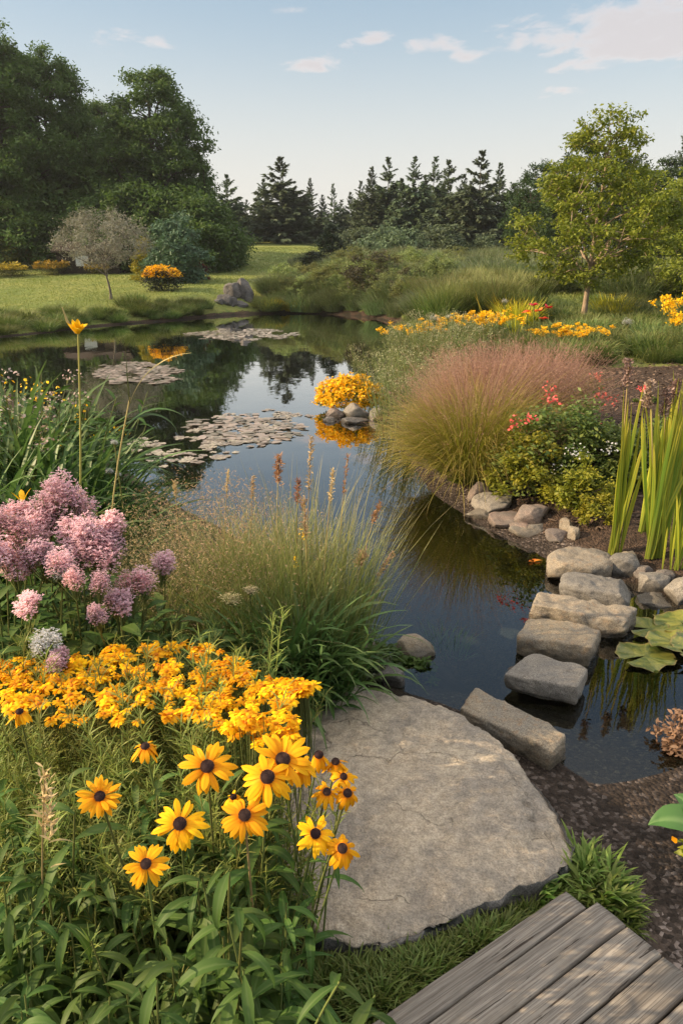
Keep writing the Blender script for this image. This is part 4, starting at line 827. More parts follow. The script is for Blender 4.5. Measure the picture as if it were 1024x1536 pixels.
def petals(mb, n, r0, r1, w, el, curl, s=7, jit=.12, prof=None, m=0, rows=1, fold=.18):
    a = np.arange(n) * 2 * np.pi / n + rng.normal(size=n) * jit; root = np.stack([r0 * np.cos(a), r0 * np.sin(a), rng.normal(size=n) * .01 * r1], -1)
    L = (r1 - r0) * np.where(rng.random(n) < .1, rng.uniform(.55, .8, n), rng.uniform(.85, 1.08, n)); P, sd = arcs(root, a, el + rng.normal(size=n) * .2, L, curl * rng.uniform(.5, 1.5, n), s, 1.2)
    prof = np.interp(np.linspace(0, 1, s), [0, .12, .45, .75, .92, 1], [.42, .62, 1, .92, .55, .12]) if prof is None else prof
    ribbons(mb, P, prof[None] * (w / 2) * rng.uniform(.85, 1.12, (n, 1)), sd, fold=-fold, roll=rng.normal(size=n) * .16, m=m); return mb
def dome(mb, r, h, bumps=260, m=0):
    k, n = 9, 16; ph = np.linspace(0, np.pi * .52, k); th = np.arange(n) * 2 * np.pi / n
    V = np.stack([r * np.sin(ph)[:, None] * np.cos(th), r * np.sin(ph)[:, None] * np.sin(th), h * np.cos(ph)[:, None] * np.ones(n)], -1); V[0, :, :2] = V[0, :, :2] + .001 * r * np.stack([np.cos(th), np.sin(th)], -1)
    i = np.arange(k * n).reshape(k, n); j = np.roll(i, -1, 1); C = np.zeros((k * n, 4)); C[:, 0] = .2
    mb.add(V.reshape(-1, 3), np.stack([i[:-1], i[1:], j[1:], j[:-1]], -1).reshape(-1, 4), C, m)
    q = np.arange(bumps); f = np.arccos(1 - (q + .5) / bumps * .95); t = q * 2.39996; p = np.stack([r * np.sin(f) * np.cos(t), r * np.sin(f) * np.sin(t), h * np.cos(f)], -1)
    az = t; P, sd = arcs(p, az, np.pi / 2 - f, r * .16, 0, 3); ribbons(mb, P, np.array([1, .9, .2])[None] * r * .055, sd, m=m); return mb
def leafy(mb, stems, Ls, n, l, w, m=0, el=.55, curl=1.3, lo=.05, hi=.9, s=8, fold=.3, big_low=True):
    """leaves up the stem curves STEMS (k,s,3)"""
    k, ss, _ = stems.shape; i = np.repeat(np.arange(k), n); f = np.tile(np.linspace(lo, hi, n), k) + rng.normal(size=k * n) * .02; f = np.clip(f, 0, .999) * (ss - 1); a = f.astype(int)
    p = stems[i, a] * (1 - (f - a))[:, None] + stems[i, a + 1] * (f - a)[:, None]
    az = np.tile(np.arange(n) * 2.39996, k) + rng.uniform(0, 6.28, k)[i] + rng.normal(size=k * n) * .2
    sz = (1.1 - .55 * f / ss if big_low else np.ones(k * n)) * rng.uniform(.75, 1.15, k * n); L = l * sz
    P, sd = arcs(p, az, el + rng.normal(size=k * n) * .22, L, curl * rng.uniform(.6, 1.4, k * n), s, 1.1)
    prof = np.interp(np.linspace(0, 1, s), [0, .08, .35, .7, 1], [.12, .3, 1, .62, .03]); ribbons(mb, P, prof[None] * (w * sz / 2)[:, None], sd, fold=fold, roll=rng.normal(size=k * n) * .25, m=m); return mb

# ---- black centred coneflowers
def head_mesh(tag, diam=1.0, el=.12, curl=.55, n=14, cone=True):
    mb = MB(); petals(mb, n + 3, .09, .5, .118, el, curl, jit=.16); petals(mb, n - 3, .09, .46, .112, el - .16, curl * 1.25, m=0, jit=.25)
    c = MB(); dome(c, .105, .10); return mb.mesh('flower_head', M_PETAL), c.mesh('seed_cone', M_CONE)
def coneflower(u, v, dpx, dist_y, label, kind=0, up=.72, side=0.0, foot=None, stemc=None, nleaf=6, lsz=.13):
    c = at(u, v, dist_y); dep = (c - CAM) @ np.array([0, math.cos(R(PITCH)), -math.sin(R(PITCH))]); D = dpx / FPX * dep * 1.08
    f = np.array([c[0] + (rng.normal() * .05 if foot is None else foot[0]), c[1] + (.04 if foot is None else foot[1]), -.11])
    to = norm(CAM - c); nrm = norm(to * (1 - up) + np.array([side, -.1, 1.0]) * up)
    root = empty('coneflower', f, label, 'coneflower', 'large coneflowers at the front')
    hm, cm = head_mesh('x', *[(.14, .6, 13), (.05, .6, 15), (.18, 1.0, 12), (-.40, .8, 12), (-.85, .4, 11)][kind][:0], el=[.14, .02, .18, -.40, -.85][kind] + rng.normal() * .1, curl=[.6, .7, 1.0, .8, .4][kind] * rng.uniform(.7, 1.4), n=[13, 15, 12, 12, 11][kind] + int(rng.integers(-1, 2))); h = link('flower_head', hm, root, c - f); h.rotation_mode = 'QUATERNION'; h.rotation_quaternion = Vector(nrm).to_track_quat('Z', 'Y') @ Matrix.Rotation(rng.uniform(0, 6.28), 3, 'Z').to_quaternion(); h.scale = (D,) * 3
    link('seed_cone', cm, h)
    t = np.linspace(0, 1, 10)[:, None]; e = c - f - nrm * D * .02; mid = e * .6 - nrm * .10 + np.array([0, 0, .05]); P = (np.zeros(3) * (1 - t) ** 2 + 2 * mid * t * (1 - t) + e * t ** 2)[None]
    link('stem', tubes(MB(), P, np.linspace(.0032, .0022, 10)[None], 6).mesh('stem', stemc or M_STEM), root)
    if nleaf: link('foliage', leafy(MB(), P, None, nleaf, lsz, lsz * .26, hi=.72).mesh('foliage', M_LEAF), root)
for a in [(311, 1150, 84, 1.30, 'wide open coneflower at the middle top of the front group', 0, .50), (270, 1236, 82, 1.18, 'open coneflower with spread petals below the middle one', 1, .42), (367, 1223, 76, 1.20, 'open coneflower on a bent yellowish stem, to the right of centre', 1, .40),
          (150, 1195, 66, 1.20, 'open coneflower standing alone towards the left of the group', 0, .52), (219, 1296, 66, 1.10, 'smallest fully open coneflower, lowest of the group over the leaves', 0, .42), (424, 1140, 92, 1.32, 'large open coneflower topping the bunch beside the flagstone', 2, .52),
          (401, 1166, 90, 1.26, 'coneflower with drooping petals tucked under the large one', 3, .55), (473, 1251, 66, 1.24, 'coneflower with a greenish centre leaning over the flagstone', 2, .55), (513, 1273, 64, 1.20, 'lowest coneflower leaning out over the flagstone', 3, .5, .25), (490, 1188, 52, 1.34, 'small coneflower seen sideways before the flagstone', 3, .6, .2),
          (521, 1190, 56, 1.34, 'coneflower with swept back petals farthest out over the flagstone', 3, .5, .35), (515, 1165, 46, 1.40, 'small coneflower with few petals over the flagstone', 2, .5, .3), (478, 1133, 58, 1.42, 'faded coneflower with a black raised cone beside the flagstone', 4, .85), (503, 1143, 52, 1.42, 'faded coneflower with hanging petals and a black cone, out over the flagstone', 4, .85),
          (455, 1152, 60, 1.34, 'coneflower half hidden behind the large one at the flagstone', 3, .7), (30, 1068, 48, 1.55, 'coneflower seen from the side with hanging petals at the left edge', 4, .95), (218, 1120, 56, 1.42, 'orange coneflower seen flat from the side over the feathery foliage', 3, .97), (350, 1196, 44, 1.28, 'half open coneflower bud under the open ones', 4, .9)]:
    u = a[0]; coneflower(*a, foot=(-.05 - .10 * rng.random(), rng.uniform(-.08, .06)) if u > 440 else None, stemc=M_STRAW if u == 367 else None, nleaf=0 if u > 440 else 6)
LP = []
for k in range(6):
    n = 5; r = .05 * np.sqrt(rng.random(n)); a = rng.uniform(0, 6.28, n); rt = np.stack([r * np.cos(a), r * np.sin(a), np.zeros(n)], -1)
    P, sd = arcs(rt, a, np.pi / 2 - rng.uniform(.0, .28, n), rng.uniform(.42, .62, n), rng.uniform(-.1, .25, n), 9)
    st = tubes(MB(), P, np.linspace(.0034, .002, 9)[None], 5).mesh('stem', M_STEM)
    fo = leafy(MB(), P, None, 15, .185, .034, el=.35, curl=1.85, lo=.06, hi=.98); LP.append(Kind('leafy_plant', 'leafy plant', [('stem', st), ('foliage', fo.mesh('foliage', M_LEAF))]))
GL = 'leafy plants under the coneflowers'
for u, d, n in [(-30, 1.0, 1), (40, .95, 1), (110, .92, 1), (180, .93, 1), (250, .95, 1), (320, .97, 1), (385, 1.02, 1), (415, 1.08, 1), (-60, 1.15, 1), (0, 1.12, 1), (70, 1.1, 1), (140, 1.08, 1), (210, 1.08, 1), (280, 1.1, 1), (345, 1.12, 1), (400, 1.18, 1), (-40, 1.3, 1), (30, 1.28, 1), (100, 1.25, 1), (170, 1.25, 1), (240, 1.25, 1), (310, 1.27, 1), (370, 1.3, 1),
                (10, .86, 1), (150, .84, 1), (220, .84, 1), (290, .86, 1), (80, .84, 1), (360, .9, 1), (20, 1.42, 1), (85, 1.40, 1), (150, 1.42, 1), (215, 1.40, 1), (280, 1.40, 1), (340, 1.42, 1), (385, 1.44, 1), (60, 1.52, 1), (190, 1.52, 1), (310, 1.52, 1)]:
    if u < -25: continue
    p = ground_at(u, d); LP[rng.integers(0, 6)].put((p[0], p[1], -.115), 'leafy stems with drooping lance shaped leaves under the coneflowers', GL, None, rng.uniform(.85, 1.1) * (.86 if d < .95 else .9 if d > 1.35 else 1.0))
# ---- the feathery bed with its orange daisies
FP = []
for k in range(4):
    n = 9; r = .06 * np.sqrt(rng.random(n)); a = rng.uniform(0, 6.28, n); P, sd = arcs(np.stack([r * np.cos(a), r * np.sin(a), np.zeros(n)], -1), a, np.pi / 2 - rng.uniform(0, .4, n), rng.uniform(.40, .58, n), rng.uniform(-.1, .2, n), 8)
    mb = tubes(MB(), P, np.linspace(.0022, .001, 8)[None], 4, 0); leafy(mb, P, None, 105, .042, .0032, el=.8, curl=.5, lo=.15, hi=1.0, s=4, fold=0, big_low=False); FP.append(Kind('feathery_plant', 'feathery plant', [('foliage', mb.mesh('feathery_plant', M_FINE))]))
GF = 'feathery plants of the daisy bed'
for u, y in [(uu + rng.uniform(-18, 18), yy + rng.uniform(-.06, .06)) for yy in (1.36, 1.48, 1.6, 1.74, 1.9, 2.06) for uu in range(-40, 440, 44)]:
    if (u > 395 and y > 1.7) or u < -30: continue
    p = ground_at(u, y); FP[rng.integers(0, 4)].put((p[0], p[1], -.11), 'feathery yellow green plant of the daisy bed', GF, None, rng.uniform(.92, 1.15) * (1.1 if y > 1.65 else 1.0))
DK = []
for k in range(7):
    P = np.array([[[0, 0, -.40], [.008, .004, -.20], [0, 0, -.004]]]); P[0, 0, :2] += rng.normal(size=2) * .02
    st = tubes(MB(), P, np.array([[.0016, .0014, .0012]]), 4); h = MB(); petals(h, int(rng.integers(11, 15)), .005, .030, .0115, (.10, -.05, -.25, -.40, .05, -.15, -.55)[k], .75, 6, fold=.15, jit=.22)
    if k % 2: petals(h, 9, .004, .026, .011, .25, .9, 5, m=0, jit=.3)
    dome(h, .006, .005, 60, 1); DK.append((st.mesh('stem', M_STEM), h.mesh('flower_head', [M_DAISY, M_DISC])))
nd = 0
def daisy(u, v, y, sc):
    global nd
    k = int(rng.integers(0, 7)); c = at(u, v, y); o = empty('orange_daisy', c, 'small orange daisy of the dense bed between the pink flowers and the coneflowers', 'daisy', 'small orange daisies of the bed', rng.uniform(0, 6.28), sc)
    link('stem', DK[k][0], o); h = link('flower_head', DK[k][1], o); h.rotation_euler = (rng.normal() * .3, rng.normal() * .3, 0); nd += 1
up_edge = ([-20, 60, 130, 230, 300, 345, 390, 430, 470], [990, 985, 975, 962, 966, 980, 1003, 1018, 1026]); lo_edge = ([-20, 60, 100, 150, 250, 300, 350, 400, 440, 470], [1062, 1072, 1082, 1082, 1074, 1080, 1100, 1090, 1050, 1032])
while nd < 262:
    u = rng.uniform(-15, 470); a, b = np.interp(u, *up_edge), np.interp(u, *lo_edge); f = rng.random() ** 1.25; v = a + (b - a) * f
    if mnoise.noise(Vector((u / 38, v / 22, 2.0))) < -.14 + .3 * (f > .75): continue
    daisy(u, v, 2.16 - .62 * (v - 960) / 140, rng.uniform(.62, 1.02))
for u, v in [(rng.uniform(345, 445), 0) for _ in range(36)]: daisy(u, rng.uniform(1062, 1118) + (u - 395) * .28, 1.52 + rng.uniform(-.05, .08), rng.uniform(.7, 1.0))

# the many more small blooms between them
xm = MB(); nx = 0
while nx < 330:
    u = rng.uniform(-15, 462); a, b = np.interp(u, *up_edge), np.interp(u, *lo_edge); v = a + (b - a) * rng.random() ** 1.1
    if mnoise.noise(Vector((u / 30, v / 17, 6.0))) < -.06: continue
    c = at(u, v + 3, 2.16 - .62 * (v - 960) / 140); s_ = rng.uniform(.5, .85); h = MB(); petals(h, 11, .005, .030, .012, rng.uniform(-.45, .15), .8, 5, fold=.12, jit=.25); h.move(c, R3(norm(np.array([rng.normal() * .3, rng.normal() * .3, 1.0]))), s_); xm.add(np.concatenate(h.V), np.concatenate(h.F), np.concatenate(h.C)); tubes(xm, np.array([[c, c + np.array([.006, .004, -.12]), c + np.array([0, 0, -.3])]]), .0012, 3, 1); nx += 1
struct(link('small_blooms', xm.mesh('small_blooms', [M_DAISY, M_STEM])), 'stuff')

# ---- pink clustered flowers
def cluster_mesh(mat_, n=760, r=(.5, .5, .42), lump=20, fl=.05):
    C = norm(rng.normal(size=(lump, 3))) * np.array(r) * rng.uniform(.4, .8, (lump, 1)); C[:, 2] = np.abs(C[:, 2]) * 1.1 - .1
    k = rng.integers(0, lump, n); d = norm(rng.normal(size=(n, 3))); p = C[k] + d * .19 * rng.uniform(.6, 1.25, (n, 1)); up = norm(d + np.array([0, 0, .5])); mb = MB()
    az = rng.uniform(0, 6.28, n)
    for q in range(4):
        P, sd = arcs(p, az + q * np.pi / 2, rng.uniform(.1, .9, n), fl * rng.uniform(.7, 1.2, n), .6, 3); ribbons(mb, P, np.array([.3, 1, .35])[None] * fl * .30, sd)
    i = rng.integers(0, lump, 40); t = np.linspace(0, 1, 4)[None, :, None]; P = np.array([[0, 0, -.6]])[:, None] * (1 - t) + (C[i] + rng.normal(size=(40, 3)) * .1)[:, None] * t; tubes(mb, P, .010, 3, 1); return mb.mesh('flower_head', [mat_, M_STEM])
PK = [cluster_mesh(M_PINKF, r=(.42, .42, .5)) for _ in range(4)]; WK = [cluster_mesh(M_WHITEF, 380)]
def pinkplant(foot_u, foot_y, heads, label, meshes=PK, grp='pink clustered flowers at the left', leaves=True):
    f = ground_at(foot_u, foot_y); f[2] = min(f[2], -.1); r = empty('pink_flower_plant', f, label, 'flowering plant', grp); S_ = []
    for u, v, d, y in heads:
        c = at(u, v, y); dep = y * math.cos(R(PITCH)) + (1.6 - c[2]) * math.sin(R(PITCH)); D = d / FPX * dep * (1.12 if meshes is PK else 1.1)
        h = link('flower_head', meshes[rng.integers(0, len(meshes))], r, c - f); h.scale = (D, D, D * rng.uniform(.95, 1.5)); h.rotation_euler = (rng.normal() * .15, rng.normal() * .15, rng.uniform(0, 6.28)); e = c - f - np.array([0, 0, D * .5]); t = np.linspace(0, 1, 8)[:, None]
        S_.append(e * t + np.array([1, 1, 0]) * e * -.25 * t * (1 - t))
    S_ = np.array(S_); [link('stem', tubes(MB(), q[None], np.linspace(.005, .003, 8)[None], 5).mesh('stem', M_STEM), r) for q in S_]
    if leaves: link('foliage', leafy(MB(), S_, None, 9, .15, .062, el=.35, curl=.9, lo=.15, hi=.88).mesh('foliage', M_LEAF), r)
pinkplant(90, 2.45, [(92, 748, 62, 2.5), (72, 768, 54, 2.5), (120, 765, 50, 2.55), (28, 770, 52, 2.5), (60, 790, 56, 2.45), (112, 798, 62, 2.4)], 'tall pink flower plant with the highest domed heads')
pinkplant(25, 2.3, [(5, 790, 60, 2.35), (38, 812, 60, 2.3), (20, 850, 56, 2.25), (60, 838, 56, 2.25), (-12, 830, 60, 2.2), (44, 908, 42, 2.05)], 'pink flower plant at the left edge with pale heads')
pinkplant(140, 2.35, [(134, 806, 66, 2.35), (168, 790, 56, 2.4), (122, 830, 54, 2.3), (150, 835, 58, 2.3), (166, 820, 46, 2.35), (92, 850, 44, 2.2), (112, 872, 34, 2.15), (150, 878, 32, 2.15)], 'pink flower plant with the tallest cone shaped heads')
pinkplant(205, 2.35, [(197, 884, 60, 2.3), (215, 873, 40, 2.35), (182, 905, 44, 2.2), (172, 903, 32, 2.2), (146, 925, 32, 2.1)], 'mauve pink flower plant low beside the feathery grass')
pinkplant(245, 2.55, [(246, 846, 44, 2.55)], 'single mauve flower head against the feathery grass')
pinkplant(80, 2.0, [(90, 985, 36, 1.98), (84, 998, 28, 1.95)], 'small mauve flower head at the edge of the daisy bed')
r_ = len(bpy.data.objects); pinkplant(66, 2.05, [(68, 962, 46, 2.0), (58, 970, 30, 1.98)], 'pale bluish white flower head above the daisy bed', WK, None)
pinkplant(95, 2.2, [(92, 862, 26, 2.18)], 'tiny white flower head among the pink ones', WK, None)
# broad leaves beneath
BL = []
for k in range(3):
    n = 6; a = rng.uniform(0, 6.28, n); P, sd = arcs(np.zeros((n, 3)) + rng.normal(size=(n, 3)) * np.array([.05, .05, 0]), a, np.pi / 2 - rng.uniform(.05, .4, n), rng.uniform(.38, .62, n), .1, 8)
    BL.append(Kind('broad_leaved_plant', 'leafy plant', [('stem', tubes(MB(), P, .004, 5).mesh('stem', M_STEM)), ('foliage', leafy(MB(), P, None, 10, .14, .06, el=.4, curl=.9, lo=.2, hi=.98).mesh('foliage', M_LEAF))]))
for u, y in [(-20, 2.25), (40, 2.2), (90, 2.2), (140, 2.2), (185, 2.25), (220, 2.4), (-50, 2.5), (10, 2.5), (70, 2.55), (130, 2.6), (180, 2.6), (-10, 2.1), (110, 2.08), (30, 2.05), (240, 2.3), (170, 2.12)]:
    p = ground_at(u, y); BL[rng.integers(0, 3)].put((p[0], p[1], -.11), 'leafy stems with broad green leaves under the pink flowers', 'broad leaved plants under the pink flowers', None, rng.uniform(.9, 1.15))

# ---- strap leaves, lily, and golden flowers on the left bank
SK = []
for k in range(3):
    n = 48; r = .10 * np.sqrt(rng.random(n)); a = rng.uniform(0, 6.28, n); P, sd = arcs(np.stack([r * np.cos(a), r * np.sin(a), np.zeros(n)], -1), a + rng.normal(size=n) * .4, np.pi / 2 - rng.uniform(.05, .5, n), rng.uniform(.65, 1.05, n), rng.uniform(.5, 2.4, n), 12, 2.2)
    mb = MB(); ribbons(mb, P, np.interp(np.linspace(0, 1, 12), [0, .3, .7, 1], [.75, 1, .75, .04])[None] * rng.uniform(.015, .026, (n, 1)), sd, fold=.35, roll=rng.normal(size=n) * .2); SK.append(Kind('strap_leaf_clump', 'daylily clump', [('blades', mb.mesh('strap_leaf_clump', M_STRAP))]))
for u, y, s in [(120, 3.5, 1.0), (60, 3.4, 1.05), (160, 3.75, .8), (10, 3.3, 1.1), (100, 3.9, 1.1), (-40, 3.4, 1.1), (145, 3.35, .8), (40, 3.9, 1.15), (185, 3.5, .75), (85, 3.2, .9), (30, 3.1, .95), (130, 3.15, .85), (70, 3.65, 1.0), (0, 3.6, 1.1), (140, 3.75, 1.0), (105, 3.35, .9), (50, 2.95, .85), (-20, 3.1, 1.0), (160, 3.5, .85), (195, 3.75, .7), (90, 3.0, .8), (70, 4.2, 1.3), (110, 4.1, 1.05), (130, 4.0, .8), (30, 4.1, 1.3), (95, 3.8, 1.15), (0, 3.9, 1.25), (120, 3.55, .9), (50, 3.7, 1.15)]:
    SK[rng.integers(0, 3)].put(ground_at(u, y), 'clump of arching green strap leaves at the left bank', 'strap leaved clumps at the left bank', None, s)
def lily():
    f = ground_at(116, 3.3); c = at(117, 500, 3.3); r = empty('yellow_lily', f, 'single tall yellow lily flower on a straight stem over the pond', 'lily'); e = c - f; t = np.linspace(0, 1, 10)[:, None]; P = (e * t + np.array([.015, 0, 0]) * np.sin(t * 3))[None]
    link('stem', tubes(MB(), P, np.linspace(.0055, .004, 10)[None], 6).mesh('stem', leafmat('lily_stem', (.26, .23, .07), (.34, .28, .09), trans=.1)), r); mb = MB(); petals(mb, 6, .006, .072, .034, 1.15, 1.0, 8, prof=np.interp(np.linspace(0, 1, 8), [0, .4, .7, 1], [.3, 1, .8, .05])); petals(mb, 5, .004, .065, .03, 1.4, .5, 8)
    h = link('flower_head', mb.mesh('flower_head', M_YEL), r, e); h.rotation_euler = (.12, 0, 0); q = np.array([[[-.01, 0, 0], [-.04, 0, .05], [-.055, 0, .11]]]); link('bud', tubes(MB(), q, np.array([[.004, .006, .002]]), 5).mesh('bud', M_STRAW), r, e)
lily()
def archstem():
    f = ground_at(172, 3.15); c = at(196, 596, 3.15); r = empty('arching_reed', f, 'single straw coloured reed with two arching blades over the pond', 'reed'); e = c - f; t = np.linspace(0, 1, 9)[:, None]
    link('stem', tubes(MB(), (e * t + np.array([-.05, 0, 0]) * np.sin(t * 3.1))[None], np.linspace(.0045, .003, 9)[None], 6).mesh('stem', M_STRAW), r)
    for az, el, L, cu, m in [(.1, 1.15, .36, 1.1, M_STRAW), (-.05, .8, .28, 1.5, M_STRAP), (0, .75, .26, 2.1, M_STRAP), (1.6, 1.55, .24, 0, M_STEM)]:
        P, sd = arcs([e * (.98 if cu < 1.4 else .9)], az, el, L, cu, 10, 1.2); mb = MB(); ribbons(mb, P, np.interp(np.linspace(0, 1, 10), [0, .3, 1], [.7, 1, .08])[None] * .010, np.broadcast_to(np.array([0, 1., .4]), (1, 3)), fold=.3); link('blade', mb.mesh('blade', m), r)
archstem()
# leafy bank of the far left with golden sprays
def spray_kind(name, h, petal, nf, fs, green=M_LEAF, l=.10, w=.022, n=9, spread=.14):
    r = spread * np.sqrt(rng.random(n)); a = rng.uniform(0, 6.28, n); P, sd = arcs(np.stack([r * np.cos(a), r * np.sin(a), np.zeros(n)], -1), a, np.pi / 2 - rng.uniform(0, .3, n), h * rng.uniform(.75, 1.05, n), .15, 9)
    st = tubes(MB(), P, np.linspace(.004, .002, 9)[None], 4).mesh('stem', M_STEM); fo = leafy(MB(), P, None, 18, l, w, el=.55, curl=1.0, lo=.1, hi=.97, s=6).mesh('foliage', green); parts = [('stem', st), ('foliage', fo)]
    if petal:
        b = MB(); k = rng.integers(0, n, nf); p = P[k, -1] + rng.normal(size=(nf, 3)) * np.array([.035, .035, .03]) * h; leafquads(b, p, fs, .7, seg=2, elr=(0, 1.2)); parts.append(('blossom', b.mesh('blossom', petal)))
    return Kind(name, 'flowering plant' if petal else 'leafy plant', parts)
GD = spray_kind('golden_spray_plant', 1.0, M_YEL, 110, .022); LB = [spray_kind('leafy_bank_plant', .95, None, 0, 0, l=.17, w=.040) for _ in range(2)]; PB = spray_kind('pale_spray_plant', 1.05, leafmat('pale_pink', (.42, .30, .30), (.52, .42, .38)), 160, .018, M_FINE)
for u, y, k, l in [(30, 4.6, 0, 'golden flowered plant on the left bank behind the strap leaves'), (85, 4.5, 0, 'golden flowered plant nearest the water on the left bank'), (-5, 4.4, 0, 'golden flowered plant at the left edge of the bank'), (125, 4.35, 0, 'low golden flowered plant behind the lily stem')]:
    GD.put(ground_at(u, y), l, 'golden flowered plants on the left bank', None, {30: 1.06, 85: .95, -5: 1.1, 125: .8}[u])
for u, y in [(20, 4.1), (60, 4.2), (50, 3.9), (80, 4.3), (120, 4.0), (5, 4.2), (30, 3.9), (-10, 4.5), (85, 4.0), (60, 4.4), (15, 4.4), (110, 4.45), (135, 4.15), (-20, 4.0), (95, 4.25), (-60, 4.2), (40, 4.5), (0, 4.7), (-40, 4.6), (70, 4.0), (110, 4.1), (10, 3.7), (-30, 3.75), (55, 4.75), (100, 4.6)]:
    (PB if rng.random() < .25 and u < 50 else LB[rng.integers(0, 2)]).put(ground_at(u, y), 'leafy bushy plant on the left bank behind the strap leaves', 'leafy plants on the left bank', None, rng.uniform(.9, 1.12))
wk = Kind('white_flower', 'flower', [('stem', tubes(MB(), np.array([[[0, 0, -.75], [.01, 0, -.3], [0, 0, 0]]]), .003, 4).mesh('stem', M_STEM)), ('flower_head', WK[0])])
for u, v, y, s, l in [(165, 707, 3.6, .06, 'small white flower by the water left of the grass'), (178, 712, 3.6, .05, 'second small white flower by the water left of the grass'), (172, 664, 3.3, .05, 'pale yellow white flower beside the reed stem')]:
    p = at(u, v, y); o = empty('white_flower', p, l, 'flower'); link('stem', wk.parts[0][1], o); h = link('flower_head', WK[0], o); h.scale = (s * .8,) * 3
tf = MB(); petals(tf, 3, .004, .07, .022, .9, .5, 6)
o = empty('yellow_lily_bud', at(34, 752, 2.9), 'single yellow lily petal flower behind the pink heads', 'flower'); link('flower_head', tf.mesh('flower_head', M_YEL), o); link('stem', tubes(MB(), np.array([[[0, 0, -.8], [.01, 0, -.3], [0, 0, 0.]]]), .004, 5).mesh('stem', M_STEM), o)

# ---- feathery grass in the middle
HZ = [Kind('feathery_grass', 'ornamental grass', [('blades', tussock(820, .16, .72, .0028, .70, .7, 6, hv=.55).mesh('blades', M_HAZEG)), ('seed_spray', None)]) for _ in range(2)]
for K_ in HZ:
    n = 3200; a = rng.uniform(0, 6.28, n); q = rng.beta(2, 1.3, n); el = rng.uniform(.55, 1.5, n); L = .86 * q; p = np.stack([L * np.cos(el) * np.cos(a) * .75, L * np.cos(el) * np.sin(a) * .75, .08 + L * np.sin(el) * .95 - .05 * q], -1); mb = MB(); leafquads(mb, p, .011, .3, seg=1, elr=(-.3, 1.3)); K_.parts[1] = ('seed_spray', mb.mesh('seed_spray', M_SEED))
GG = 'feathery grasses before the pond'
for u, y, s in [(270, 2.95, 1.0), (330, 2.85, 1.02), (235, 2.8, .86), (385, 2.95, 1.0), (300, 3.1, 1.02), (205, 2.95, .85), (360, 3.2, 1.0)]:
    p = ground_at(u, y); HZ[rng.integers(0, 2)].put((p[0], p[1], max(p[2], -.14)), 'feathery golden green grass clump between the pink flowers and the pond', GG, None, s)
GB = [Kind('upright_grass', 'ornamental grass', [('blades', tussock(330, .14, .82, .0042, .30, .35, 7, hv=.6).mesh('upright_grass', M_HAZEG if k else leafmat('green_grass', (.10, .16, .035), (.20, .25, .07), tip=(.34, .33, .14), base=(.06, .10, .022), trans=.3, objvar=.15)))]) for k in range(2)]
for u, y, s, k in [(420, 2.85, .95, 0), (465, 2.8, .98, 0), (505, 2.85, .95, 0), (445, 3.0, 1.05, 1), (490, 3.0, 1.05, 1), (400, 2.75, .85, 0), (475, 2.68, .8, 0), (505, 2.72, .62, 0), (440, 2.7, .75, 0), (410, 3.0, .9, 0), (380, 2.8, .8, 0)]:
    p = ground_at(u, y); GB[k].put((p[0], p[1], max(p[2], -.14)), 'upright green grass clump beside the open water', 'upright grasses beside the open water', None, s)
lw = LB
for u, y, s in [(400, 2.55, .48), (440, 2.5, .5), (470, 2.52, .45), (360, 2.5, .42), (420, 2.42, .4), (330, 2.45, .4), (500, 2.55, .4), (300, 2.5, .42), (270, 2.4, .42), (455, 2.42, .5), (485, 2.5, .5), (385, 2.42, .46)]:
    p = ground_at(u, y); LB[rng.integers(0, 2)].put((p[0], p[1], -.11), 'dark leafy plant at the foot of the upright grass', 'dark leafy plants at the foot of the grasses', None, s)
for u, y, s in [(400, 2.5, .52), (430, 2.48, .6), (460, 2.5, .58), (490, 2.55, .55), (375, 2.5, .5), (445, 2.6, .66), (345, 2.52, .48), (420, 2.6, .66), (475, 2.6, .62)]:
    p = ground_at(u, y); SK[rng.integers(0, 3)].put((p[0], p[1], -.12), 'arching green strap leaves at the foot of the upright grass', 'strap leaves at the foot of the grasses', None, s)
def seedstalk(u0, y, u1, v1, kind, label, hl=.16, hr=.010, col=None):
    f = ground_at(u0, y); f[2] = max(f[2], -.15); c = at(u1, v1, y + .05); e = c - f; r = empty('seed_stalk', f, label, 'grass stalk', 'tall seed stalks above the grasses'); t = np.linspace(0, 1, 10)[:, None]; b = np.array([e[0] * -.35, 0, .12]) * t * (1 - t) * 1.6; P = e * t + b
    link('stem', tubes(MB(), P[None], np.linspace(.0026, .0012, 10)[None], 4).mesh('stem', M_STRAW), r)
    n = 150; f_ = 1 - hl / np.linalg.norm(e) * rng.random(n); i = np.clip(f_ * 9, 0, 8.999); a = i.astype(int); p = P[a] * (1 - (i - a))[:, None] + P[a + 1] * (i - a)[:, None] + rng.normal(size=(n, 3)) * hr * .45; mb = MB(); leafquads(mb, p, hr * 1.5, .4, seg=1, elr=(.2, 1.4)); link('seed_head', mb.mesh('seed_head', col or M_SEED), r)
